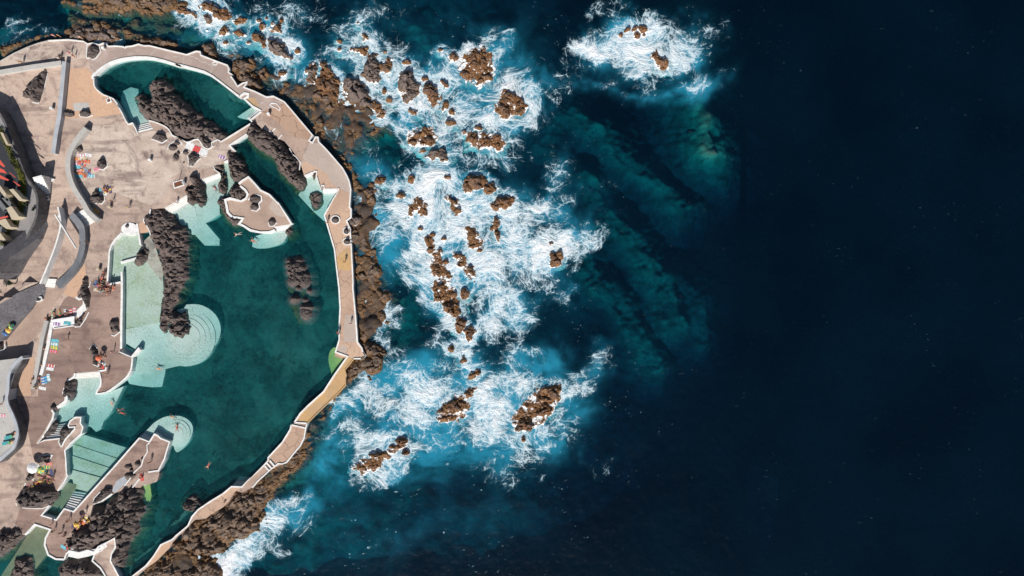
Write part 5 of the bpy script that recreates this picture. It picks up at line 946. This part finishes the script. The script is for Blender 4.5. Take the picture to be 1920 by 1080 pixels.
# ------------------------------------------------------------------ people
C('skin_tan', (.52, .29, .19), .6, .05); C('skin_fair', (.66, .43, .33), .6, .05); C('skin_dark', (.30, .165, .105), .6, .05)
C('hair_dark', (.035, .025, .02)); C('hair_fair', (.30, .20, .10))
PAL = dict(red=(.65, .05, .04), orange=(.75, .24, .05), blue=(.04, .18, .48), black=(.03, .03, .035), white=(.8, .8, .8), pink=(.75, .25, .32), green=(.06, .40, .18), yellow=(.80, .62, .06), teal=(.03, .36, .40), navy=(.03, .05, .16), turquoise=(.12, .52, .62), purple=(.30, .10, .38), grey=(.30, .31, .33), beige=(.62, .54, .42))
for k_, c_ in PAL.items(): C('cloth_' + k_, tuple(.8 * x + .05 for x in c_), .85, .2)
def body(pose):
    """joints (x, y, z), radius; one skinned skeleton = one continuous surface"""
    J = {}
    if pose in ('standing', 'walking'):
        st = .26 if pose == 'walking' else 0
        J = dict(pel=((0, 0, .95), .15), spn=((0, .01, 1.15), .135), chs=((0, 0, 1.36), .165), nck=((0, .01, 1.50), .06), hd=((0, .03, 1.62), .10), top=((0, .02, 1.72), .085))
        for s, sd in ((-1, 'l'), (1, 'r')):
            f = s * st
            J.update({'hip' + sd: ((s * .10, 0, .90), .10), 'kne' + sd: ((s * .11, f * .6 + .02, .49), .065), 'ank' + sd: ((s * .11, f, .08), .042), 'toe' + sd: ((s * .12, f + .16, .03), .035),
                      'sho' + sd: ((s * .19, 0, 1.42), .065), 'elb' + sd: ((s * .26, -f * .5, 1.13), .045), 'wri' + sd: ((s * .27, -f * .9 + .06, .87), .032), 'han' + sd: ((s * .27, -f + .08, .76), .034)})
    elif pose == 'sitting':
        J = dict(pel=((0, 0, .13), .15), spn=((0, -.05, .33), .135), chs=((0, -.06, .54), .165), nck=((0, -.04, .68), .06), hd=((0, 0, .80), .10), top=((0, -.02, .90), .085))
        for s, sd in ((-1, 'l'), (1, 'r')):
            J.update({'hip' + sd: ((s * .10, .05, .11), .10), 'kne' + sd: ((s * .14, .42, .36), .065), 'ank' + sd: ((s * .12, .72, .07), .042), 'toe' + sd: ((s * .13, .87, .04), .035),
                      'sho' + sd: ((s * .19, -.06, .60), .065), 'elb' + sd: ((s * .28, .06, .40), .045), 'wri' + sd: ((s * .20, .28, .40), .032), 'han' + sd: ((s * .18, .37, .40), .034)})
    elif pose in ('lying', 'swimming'):
        z = .13; sw = pose == 'swimming'
        J = dict(pel=((0, 0, z), .145), spn=((0, .2, z), .13), chs=((0, .42, z + .01), .16), nck=((0, .56, z), .06), hd=((0, .68, z + .03), .10), top=((0, .79, z + .02), .085))
        for s, sd in ((-1, 'l'), (1, 'r')):
            J.update({'hip' + sd: ((s * .10, -.06, z), .10), 'kne' + sd: ((s * (.16 if sw else .12), -.46, z + (.0 if sw else .05)), .065), 'ank' + sd: ((s * (.24 if sw else .13), -.86, z - .04), .042), 'toe' + sd: ((s * (.28 if sw else .16), -1.0, z - .02), .035),
                      'sho' + sd: ((s * .20, .46, z), .065), 'elb' + sd: ((s * (.42 if sw else .30), (.66 if sw else .22), z - .03), .045), 'wri' + sd: ((s * (.40 if sw else .28), (.92 if sw else .0), z - .05), .032), 'han' + sd: ((s * (.36 if sw else .26), (1.03 if sw else -.1), z - .05), .034)})
    E = [('pel', 'spn'), ('spn', 'chs'), ('chs', 'nck'), ('nck', 'hd'), ('hd', 'top')]
    for sd in 'lr': E += [('pel', 'hip' + sd), ('hip' + sd, 'kne' + sd), ('kne' + sd, 'ank' + sd), ('ank' + sd, 'toe' + sd), ('chs', 'sho' + sd), ('sho' + sd, 'elb' + sd), ('elb' + sd, 'wri' + sd), ('wri' + sd, 'han' + sd)]
    ks = list(J); me = bpy.data.meshes.new('sk'); me.from_pydata([J[k][0] for k in ks], [(ks.index(a), ks.index(b_)) for a, b_ in E], [])
    o = bpy.data.objects.new('sk', me); COL.objects.link(o); md = o.modifiers.new('s', 'SKIN')
    for i, k in enumerate(ks): me.skin_vertices[0].data[i].radius = (J[k][1], J[k][1])
    me.skin_vertices[0].data[0].use_root = True
    o.modifiers.new('ss', 'SUBSURF').levels = 1
    bpy.context.view_layer.update(); dg = bpy.context.evaluated_depsgraph_get(); m2 = bpy.data.meshes.new_from_object(o.evaluated_get(dg)); bpy.data.objects.remove(o)
    m2.name = 'body_' + pose; m2.materials.clear()
    for n_ in ('skin_tan', 'cloth_red', 'hair_dark', 'skin_tan'): m2.materials.append(M[n_])
    seg = [(Vector(J[a][0]), Vector(J[b_][0]), a, b_) for a, b_ in E]
    for f in m2.polygons:
        c = f.center; best = min(seg, key=lambda s: (geometry.intersect_point_line(c, s[0], s[1])[0] - c).length if 0 <= geometry.intersect_point_line(c, s[0], s[1])[1] <= 1 else min((c - s[0]).length, (c - s[1]).length))
        t = geometry.intersect_point_line(c, best[0], best[1])[1]; a = best[2]; f.use_smooth = True
        if a == 'hd' or (a == 'nck' and t > .8 and (c - Vector(J['hd'][0])).dot(Vector(J['pel'][0]) - Vector(J['chs'][0])) < 0): f.material_index = 2
        elif a == 'pel' or (a.startswith('hip') and t < .4): f.material_index = 1
        elif a in ('spn', 'chs') and best[3][:3] != 'nck': f.material_index = 3
    return m2
BODY = {k: body(k) for k in ('standing', 'walking', 'sitting', 'lying', 'swimming')}
prng = random.Random(77); _usedlab = {}
def person(p, pose, rz, shorts, top=None, z=TZ, where='', group=None, skin=None):
    o = bpy.data.objects.new('person', BODY[pose]); COL.objects.link(o)
    o.location = W(p, z + (.03 if pose != 'swimming' else -.16)); o.rotation_euler = (0, 0, R(rz))
    sc_ = prng.uniform(.93, 1.06); o.scale = (sc_ * 1.05, sc_ * 1.05, sc_)
    skin = skin or prng.choice(['skin_tan', 'skin_fair', 'skin_tan', 'skin_dark'])
    mats = [skin, 'cloth_' + shorts, prng.choice(['hair_dark', 'hair_dark', 'hair_fair']), ('cloth_' + top) if top else skin]
    for i, m_ in enumerate(mats): o.material_slots[i].link = 'OBJECT'; o.material_slots[i].material = M[m_]
    wear = (f'{top} top and {shorts} shorts' if top and top != shorts else f'all {shorts} swimwear' if top else f'{shorts} swim shorts')
    tag(o, f'{pose} person in {wear} {where}'.strip(), 'person', group); return o
def crowd(ps, poses, cols, where, group, z=TZ):
    for i, p in enumerate(ps):
        c_ = cols[i % len(cols)]; t_ = prng.random() < .6
        person(p, poses[i % len(poses)], prng.uniform(0, 360), c_, prng.choice(cols) if t_ else None, z, where, group)
# individuals measured in the photograph
for w_, x, y, pose, rz, sh, tp, where in (
    ('A0', 555,365, 'standing', 180, 'white', 'red', 'on the rim of the round deck'), ('A0', 605,365, 'standing', 160, 'orange', 'orange', 'on the rim of the round deck'), ('A0', 825,385, 'standing', 200, 'orange', None, 'alone on the round deck kerb'),
    ('A0', 715,540, 'walking', 60, 'red', 'pink', 'crossing the round deck'), ('A0', 755,570, 'walking', 80, 'orange', 'red', 'crossing the round deck'), ('A0', 590,580, 'sitting', 0, 'red', 'grey', 'at the corner of two walls'), ('A0', 235,635, 'standing', 20, 'beige', 'orange', 'behind the pale low wall'), ('A0', 610,592, 'standing', 20, 'white', 'white', 'at the corner of two walls'),
    ('A1', 1135,1055, 'walking', 90, 'black', None, 'walking past the two-lobed outcrop'), ('A2', 1295,160, 'standing', 0, 'black', 'yellow', 'carrying nothing on the open sun terrace'), ('A2', 1775,110, 'standing', 150, 'red', None, 'on the wide white steps'), ('A1', 1860,945, 'sitting', 200, 'red', 'red', 'beside the short leaning rock'),
    ('A2', 885,505, 'walking', 90, 'black', 'grey', 'passing the curved slate wall'), ('A3', 1140,630, 'standing', 90, 'pink', None, 'at the top of the dark-nosed steps'), ('A3', 680,515, 'walking', 45, 'grey', 'black', 'on the brown apron'), ('A3', 1080,850, 'standing', 10, 'black', None, 'on the rounded pool terrace'),
    ('A4', 1510,880, 'standing', 5, 'orange', None, 'on the peninsula deck'), ('A5', 1425,90, 'sitting', 90, 'red', 'red', 'beside the peninsula rock'), ('A5', 535,105, 'standing', 0, 'orange', None, 'on the path by the crowded towels'), ('A5', 525,560, 'standing', 30, 'orange', None, 'on the little bridge'), ('A5', 555,620, 'walking', 120, 'beige', None, 'on the little bridge'), ('A5', 625,640, 'standing', 0, 'black', None, 'on the little bridge'), ('A5', 700,520, 'walking', 300, 'orange', None, 'on the little bridge'), ('A5', 860,455, 'standing', 0, 'red', 'red', 'beside the folded lava mass'), ('A5', 650,675, 'sitting', 0, 'beige', None, 'near the end of the little bridge'),
    ('B3', 1375,355, 'standing', 0, 'orange', 'pink', 'alone on the promenade strip'), ('B3', 1248,435, 'standing', 90, 'red', 'red', 'on the inner promenade kerb'), ('B3', 1258,455, 'standing', 120, 'pink', None, 'on the inner promenade kerb'), ('B2', 1515,310, 'standing', 0, 'red', None, 'by the ringed promenade rock'), ('B2', 1690,700, 'walking', 0, 'black', 'black', 'on the ochre patch of the promenade'),
    ('A4', 30,300, 'walking', 0, 'red', 'red', 'on the lounger deck'), ('A4', 140,600, 'lying', 300, 'orange', None, 'beside the green loungers'), ('A4', 110,690, 'lying', 300, 'yellow', None, 'on the lower green lounger')):
    (p,) = Z(w_, x, y); zz = TZ
    if 'lounger' in where: zz = TZ + 2.5
    if 'white steps' in where: zz = TZ - .2
    if where in ('beside the green loungers', 'on the lower green lounger'): zz = TZ + 2.5 + .3 * ('on the lower' in where)
    person(p, pose, rz, sh, tp, zz, where, 'bathers on the terraces')
for w_, x, y, rz, sh, where in (('B2', 780,490, 60, 'red', 'in the water off the paved islet'), ('B2', 620,420, 100, 'grey', 'kicking up spray beside the paved islet'), ('A3', 1590,805, 80, 'orange', 'over the pale shelf below the steps'), ('A4', 1120,300, 20, 'orange', 'at the edge of the western shelf'), ('A4', 1225,395, 70, 'red', 'just beyond the western shelf'), ('A4', 1205,360, 100, 'black', 'just beyond the western shelf'), ('B4', 325,915, 150, 'red', 'leaving a white wake in the open lagoon'), ('A4', 1765,540, 0, 'red', 'over the round shallow platform'), ('A4', 1725,435, 60, 'orange', 'at the rim of the round shallow platform'), ('S4', 660,660, 30, 'pink', 'in the shallow water below the long white steps')):
    (p,) = Z(w_, x, y); person(p, 'swimming', rz, sh, None, PW, where, 'swimmers')
crowd(Z('M2', 420,280, 405,365, 440,340, 370,410, 400,440, 335,450, 300,500, 330,520, 360,500, 385,540, 410,555, 440,580, 380,600, 330,580, 425,640, 490,520, 520,480, 500,560, 550,580, 590,560, 600,520, 500,620, 520,660, 565,520, 460,560, 350,460), ['sitting', 'sitting', 'standing', 'lying'], ['red', 'orange', 'blue', 'red', 'teal', 'black', 'pink', 'red'], 'in the crowd at the toddlers basin wall', 'crowd at the toddlers basin wall')
crowd(Z('A3', 330,950, 360,900, 380,940, 345,985, 375,980, 400,890, 340,920), ['sitting', 'standing', 'sitting'], ['black', 'orange', 'red', 'purple', 'yellow'], 'at the end of the white bench', 'bathers at the end of the white bench')
crowd(Z('A3', 470,300, 490,290, 545,245, 600,255, 660,255, 545,270), ['sitting', 'lying'], ['red', 'black', 'orange', 'green'], 'sunbathing above the white bench', 'sunbathers above the white bench')
crowd(Z('A3', 1000,670, 1030,690, 1015,740, 1040,670, 1010,790), ['sitting', 'sitting', 'lying'], ['orange', 'white', 'black', 'red'], 'beside the narrow outcrop', 'bathers by the narrow outcrop')
crowd(Z('S2', 270,360, 300,390, 330,400, 370,430, 250,440, 200,480, 160,520, 380,380, 350,350, 310,420, 230,460, 390,440), ['sitting', 'lying', 'sitting'], ['yellow', 'pink', 'black', 'red', 'orange', 'green'], 'among the towels by the big dark outcrop', 'bathers by the big dark outcrop')
crowd(Z('A5', 745,575, 770,560, 800,540, 830,510, 850,530, 810,560, 880,520, 785,590), ['sitting', 'lying', 'sitting'], ['orange', 'red', 'yellow', 'navy', 'white'], 'against the folded lava mass', 'bathers against the folded lava mass')
crowd(Z('M1', 380,310, 270,455, 350,540, 320,355, 430,490, 290,310), ['lying'], ['red', 'pink', 'orange', 'blue', 'navy'], 'on towels under the curved pale wall', 'sunbathers under the curved wall')
crowd(Z('M1', 690,790, 730,810, 760,830, 800,790, 740,780), ['sitting', 'lying'], ['orange', 'red', 'navy', 'yellow'], 'beside the two-lobed outcrop', 'bathers by the two-lobed outcrop')
crowd(Z('A5', 660,765, 680,795), ['sitting', 'lying'], ['pink', 'red'], 'at the rounded end of the peninsula path', 'bathers at the peninsula path')
crowd(Z('A3', 430,760, 450,600), ['sitting'], ['teal', 'red'], 'on the white bench', 'bathers on the bench')

# ------------------------------------------------------------------ towels, loungers, parasols, small furniture
def towel(p, rz, col, where, L=1.7, B=.72, z=TZ, stripes=None, group='towels and mats'):
    V = []; F = []; n = 9; m_ = 5; s = prng.random() * 9
    for j in range(m_):
        for i in range(n):
            u, v_ = i / (n - 1) - .5, j / (m_ - 1) - .5
            V.append((u * L + .02 * math.sin(7 * v_ + s), v_ * B + .03 * math.sin(6 * u + s), .055 + .018 * math.sin(9 * u + 5 * v_ + s)))
    k = len(V); V += [(x, y, z_ - .03) for x, y, z_ in V]
    for j in range(m_ - 1):
        for i in range(n - 1):
            a = j * n + i; F += [(a, a + 1, a + n + 1, a + n), (k + a, k + a + n, k + a + n + 1, k + a + 1)]
    rim = [i for i in range(n)] + [j * n + n - 1 for j in range(1, m_)] + [(m_ - 1) * n + i for i in range(n - 2, -1, -1)] + [j * n for j in range(m_ - 2, 0, -1)]
    for a, b_ in zip(rim, rim[1:] + rim[:1]): F.append((a, k + a, k + b_, b_))
    o = obj('towel', V, F, M['cloth_' + col]); o.location = W(p, z); o.rotation_euler = (0, 0, R(rz))
    if stripes:
        o.data.materials.append(M['cloth_' + stripes]); nf = 2 * (n - 1)
        for f in o.data.polygons:
            if f.index < nf * (m_ - 1) and ((f.index % nf) // 2) % 3 == 1: f.material_index = 1
    tag(o, f'{col} {"and " + stripes + " striped " if stripes else ""}towel {where}', 'towel', group)
for w_, x, y, rz, c_, st, where, zz in (
    ('M1', 300,200, 5, 'white', 'pink', 'uppermost below the curved wall', 0), ('M1', 420,190, 10, 'white', None, 'beyond the star-shaped outcrop', 0), ('M1', 310,250, 0, 'white', 'yellow', 'near the star-shaped outcrop', 0), ('M1', 220,260, 0, 'orange', None, 'touching the curved wall', 0), ('M1', 390,305, 0, 'orange', 'red', 'under a sunbather near the curved wall', 0), ('M1', 290,305, 0, 'pink', None, 'under a sunbather near the curved wall', 0), ('M1', 210,345, 10, 'pink', 'white', 'touching the curved wall', 0), ('M1', 320,355, 30, 'red', None, 'folded small near the curved wall', 0),
    ('M1', 225,395, 15, 'turquoise', None, 'touching the curved wall', 0), ('M1', 370,425, 40, 'grey', None, 'off to the side near the heart-shaped outcrop', 0), ('M1', 270,460, -20, 'red', 'orange', 'in the middle of the curved wall group', 0), ('M1', 205,475, 0, 'navy', None, 'touching the curved wall', 0), ('M1', 270,515, 10, 'orange', None, 'in the lower curved wall group', 0), ('M1', 425,495, 60, 'blue', None, 'set apart toward the heart-shaped outcrop', 0), ('M1', 265,555, 8, 'turquoise', None, 'lowest against the curved wall', 0), ('M1', 470,555, 0, 'turquoise', 'white', 'set apart below the blue towel', 0), ('M1', 340,535, 30, 'red', None, 'at the foot of a turquoise towel', 0), ('M1', 580,435, 0, 'pink', None, 'beside the heart-shaped outcrop', 0),
    ('M1', 650,815, 30, 'turquoise', None, 'beside the two-lobed outcrop', 0), ('M1', 680,860, 10, 'white', None, 'below the bathers at the two-lobed outcrop', 0), ('M1', 740,800, 20, 'orange', 'red', 'by the two-lobed outcrop', 0), ('M1', 800,790, 80, 'navy', None, 'by the two-lobed outcrop', 0), ('A2', 965,190, 40, 'yellow', 'red', 'at the foot of the curved wall', 0),
    ('A3', 535,265, 85, 'green', 'white', 'above the white bench', 0), ('A3', 595,250, 85, 'orange', 'yellow', 'above the white bench', 0), ('A3', 655,245, 85, 'white', 'grey', 'above the white bench', 0), ('A3', 705,245, 85, 'red', 'white', 'above the white bench', 0), ('A3', 745,230, 85, 'pink', 'white', 'above the white bench', 0), ('A3', 570,360, 8, 'purple', 'white', 'on the white bench', .42), ('A3', 672,350, 8, 'teal', 'turquoise', 'on the white bench', .42),
    ('A3', 550,525, 8, 'turquoise', None, 'first of four laid side by side', 0), ('A3', 545,560, 8, 'white', 'turquoise', 'second of four laid side by side', 0), ('A3', 545,595, 8, 'yellow', 'green', 'third of four laid side by side', 0), ('A3', 535,632, 8, 'pink', 'red', 'last of four laid side by side', 0),
    ('A3', 510,775, 10, 'red', 'white', 'below the four in a row', 0), ('A3', 500,808, 10, 'white', None, 'below the four in a row', 0), ('A3', 430,925, 80, 'blue', 'white', 'beside the white bench end', 0), ('A3', 455,915, 80, 'blue', 'turquoise', 'beside the white bench end', 0), ('A3', 485,895, 80, 'white', 'turquoise', 'beside the white bench end', 0), ('A3', 425,1000, 10, 'white', None, 'at the very end of the white bench', 0),
    ('S2', 340,275, 0, 'green', 'yellow', 'by the small outcrop above the crowd', 0), ('S2', 320,320, 30, 'teal', 'green', 'among the crowd by the big outcrop', 0), ('S2', 370,240, 0, 'pink', 'orange', 'just under the small outcrop', 0), ('S2', 250,270, 60, 'white', None, 'spread beside the small outcrop', 0), ('S2', 240,455, 30, 'red', 'pink', 'in the shade line of the big outcrop', 0), ('S2', 210,420, 30, 'beige', 'white', 'among the crowd by the big outcrop', 0), ('S2', 160,515, 60, 'red', 'white', 'at the corner of the big outcrop', 0), ('S2', 290,435, 20, 'yellow', 'green', 'among the crowd by the big outcrop', 0), ('S2', 400,340, 80, 'navy', None, 'beside the curled white kerb', 0),
    ('A5', 640,795, 30, 'turquoise', None, 'by the rounded end of the peninsula path', 0), ('A5', 870,520, 60, 'yellow', 'white', 'against the folded lava mass', 0), ('A5', 820,545, 30, 'orange', 'red', 'against the folded lava mass', 0), ('A5', 750,590, 20, 'navy', None, 'against the folded lava mass', 0), ('A5', 1415,95, 80, 'red', None, 'at the peninsula rock', 0), ('A3', 1020,780, 70, 'red', None, 'by the narrow outcrop', 0), ('A3', 1020,745, 40, 'turquoise', 'white', 'by the narrow outcrop', 0),
    ('B1', 460,610, 20, 'purple', 'white', 'by the narrow cove', 0), ('M2', 290,505, 20, 'blue', None, 'in the crowd at the basin wall', 0), ('M2', 390,600, -20, 'teal', None, 'in the crowd at the basin wall', 0), ('M2', 330,455, 0, 'blue', 'navy', 'in the crowd at the basin wall', 0), ('M2', 300,590, 10, 'beige', None, 'in the crowd at the basin wall', 0), ('A4', 30,420, 5, 'pink', 'white', 'on the lounger deck', 2.5), ('L4', 150,300, 55, 'white', 'yellow', 'draped on the grey embankment', .9)):
    (p,) = Z(w_, x, y); towel(p, -rz, c_, where, z=TZ + zz, stripes=st)
(p,) = Z('S4', 475, 265); towel(p, -25, 'white', 'lying as a long pale mat by the upper pool', 5.4, 1.7); bpy.data.objects['towel'].name
(p,) = Z('S4', 475, 266); towel(p, -25, 'red', 'in the middle of the long pale mat', 1.6, 1.5, TZ + .05)
def lounger(p, rz, where, z):
    root = empty('sun_lounger', W(p, z), R(rz)); tag(root, 'green sun lounger ' + where, 'lounger', 'green loungers on the deck')
    def box(nm, x0, x1, y0, y1, z0, z1, m_, dz=0): return obj(nm, [(x0, y0, z0), (x1, y0, z0 + dz), (x1, y1, z0 + dz), (x0, y1, z0), (x0, y0, z1), (x1, y0, z1 + dz), (x1, y1, z1 + dz), (x0, y1, z1)], [(3, 2, 1, 0), (4, 5, 6, 7), (0, 1, 5, 4), (1, 2, 6, 5), (2, 3, 7, 6), (3, 0, 4, 7)], m_, root)
    box('seat', -1.0, .35, -.38, .38, .28, .40, M['cloth_teal']); box('backrest', .35, 1.0, -.38, .38, .28, .40, M['cloth_green'], .35)
    for sx in (-.9, .25):
        for sy in (-.3, .3): box('leg', sx - .03, sx + .03, sy - .03, sy + .03, 0, .28, M['white'])
(p,) = Z('L5', 145, 920); lounger(p, 15, 'with a bather stretched beside it', TZ + 2.5); (p,) = Z('L5', 110, 1005); lounger(p, 10, 'below the first on the pale deck', TZ + 2.5)
def parasol(p, z, r, cols, label, h=2.1, tilt=0):
    root = empty('parasol', W(p, z)); tag(root, label, 'parasol'); n = 8
    V = []; F = []
    for s in range(4):
        for a in range(6): V.append((.03 * math.cos(a * 1.047), .03 * math.sin(a * 1.047), h * s / 3))
    for s in range(3):
        for a in range(6): F.append((6 * s + a, 6 * s + (a + 1) % 6, 6 * s + 6 + (a + 1) % 6, 6 * s + 6 + a))
    obj('pole', V, F, M['white'], root)
    for k in range(n):
        a0, a1 = 2 * math.pi * k / n, 2 * math.pi * (k + 1) / n; am = (a0 + a1) / 2
        V = [(0, 0, h + .05), (r * .55 * math.cos(a0), r * .55 * math.sin(a0), h - .12), (r * math.cos(a0), r * math.sin(a0), h - .42), (r * .94 * math.cos(am), r * .94 * math.sin(am), h - .40), (r * math.cos(a1), r * math.sin(a1), h - .42), (r * .55 * math.cos(a1), r * .55 * math.sin(a1), h - .12)]
        obj('canopy_panel', V, [(0, 1, 5), (1, 2, 3), (1, 3, 5), (5, 3, 4)], M['cloth_' + cols[k % len(cols)]], root)
    return root
for w_, x, y, r_, cols, label, zz in (('L4', 155,490, .75, ['blue', 'navy'], 'blue parasol beside the cobbled embankment', TZ), ('L4', 195,450, .75, ['yellow', 'orange'], 'yellow and orange parasol beside the cobbled embankment', TZ), ('L4', 235,390, .8, ['green', 'black', 'yellow'], 'green and black parasol beside the cobbled embankment', TZ), ('S2', 240,265, 1.3, ['white'], 'large white parasol by the small outcrop', TZ), ('S2', 335,285, .9, ['green', 'yellow'], 'green and yellow parasol among the crowded towels', TZ), ('A5', 805,540, .7, ['orange', 'yellow'], 'orange parasol against the folded lava mass', TZ), ('A3', 1025,690, .75, ['orange', 'red'], 'orange parasol beside the narrow outcrop', TZ)):
    (p,) = Z(w_, x, y); parasol(p, zz, r_, cols, label)
def shower(w, f, pole, label):
    root = empty('beach_shower', W(Z(w, *f)[0], TZ)); tag(root, label, 'shower'); off = Matrix.Translation(-root.location)
    pts = Z(w, *f); C('wet_timber', (.16, .06, .03))
    for o in (prism('tray', [pts], TZ + .06, TZ - .02, M['wet_timber']), strip('rim', pts, .22, TZ + .16, TZ - .02, M['white'], closed=True)): o.data.transform(off); o.parent = root
    x, y, _ = W(Z(w, *pole)[0], TZ); V = []; F = []
    for s in range(2):
        for a in range(8): V.append((x - root.location.x + .05 * math.cos(a * .785), y - root.location.y + .05 * math.sin(a * .785), 2.2 * s))
    F = [(a, (a + 1) % 8, 8 + (a + 1) % 8, 8 + a) for a in range(8)]
    obj('pole', V, F, M['wall'], root)
    obj('shower_arm', [(V[0][0] - .05, V[0][1] - .04, 2.15), (V[0][0] + .02, V[0][1] - .7, 2.15), (V[0][0] + .10, V[0][1] - .7, 2.15), (V[0][0] + .03, V[0][1] - .04, 2.15), (V[0][0] - .05, V[0][1] - .04, 2.22), (V[0][0] + .02, V[0][1] - .7, 2.22), (V[0][0] + .10, V[0][1] - .7, 2.22), (V[0][0] + .03, V[0][1] - .04, 2.22)], [(0, 1, 2, 3), (7, 6, 5, 4), (0, 4, 5, 1), (1, 5, 6, 2), (2, 6, 7, 3), (3, 7, 4, 0)], M['wall'], root)
shower('S4', (240,598, 330,572, 345,625, 250,655), (300, 590), 'outdoor shower with brown timber tray beside the white steps')
shower('A1', (1060,30, 1095,15, 1110,55, 1070,68), (1085, 40), 'small outdoor shower with brown tray at the upper pool')
def bin_(p, label, col, z=TZ):
    root = empty('litter_bin', W(p, z)); tag(root, label, 'bin'); V = []; F = []
    prof = [(.30, 0), (.33, .1), (.36, .85), (.38, .88), (.38, .95)]
    for r_, z_ in prof:
        for a in range(12): V.append((r_ * math.cos(a * math.pi / 6), r_ * math.sin(a * math.pi / 6), z_))
    for s in range(4):
        for a in range(12): F.append((12 * s + a, 12 * s + (a + 1) % 12, 12 * s + 12 + (a + 1) % 12, 12 * s + 12 + a))
    obj('body', V, F, M[col], root)
    obj('lid', [(.36 * math.cos(a * math.pi / 6), .36 * math.sin(a * math.pi / 6), .96) for a in range(12)] + [(0, 0, 1.05)], [(a, (a + 1) % 12, 12) for a in range(12)], M[col], root)
for w_, x, y, lb, c_ in (('A1', 532,128, 'white litter bin beside the straight grey wall', 'white'), ('A2', 998,770, 'cream litter bin near the toddlers basin crowd', 'beige_render'), ('L2', 895,740, 'white litter bin by the slanted mast', 'white'), ('S4', 358,605, 'grey litter bin beside the timber shower tray', 'wall'), ('A1', 1508,642, 'small white bin on the open sun terrace', 'white'), ('A0', 1045,487, 'white bin on the promenade by the square outcrop', 'white'), ('A2', 1110,152, 'pale bin on the sun terrace near the two-lobed outcrop', 'beige_render'), ('B1', 932,185, 'white bin at the seaward end of the footbridge', 'white')):
    (p,) = Z(w_, x, y); bin_(p, lb, c_)
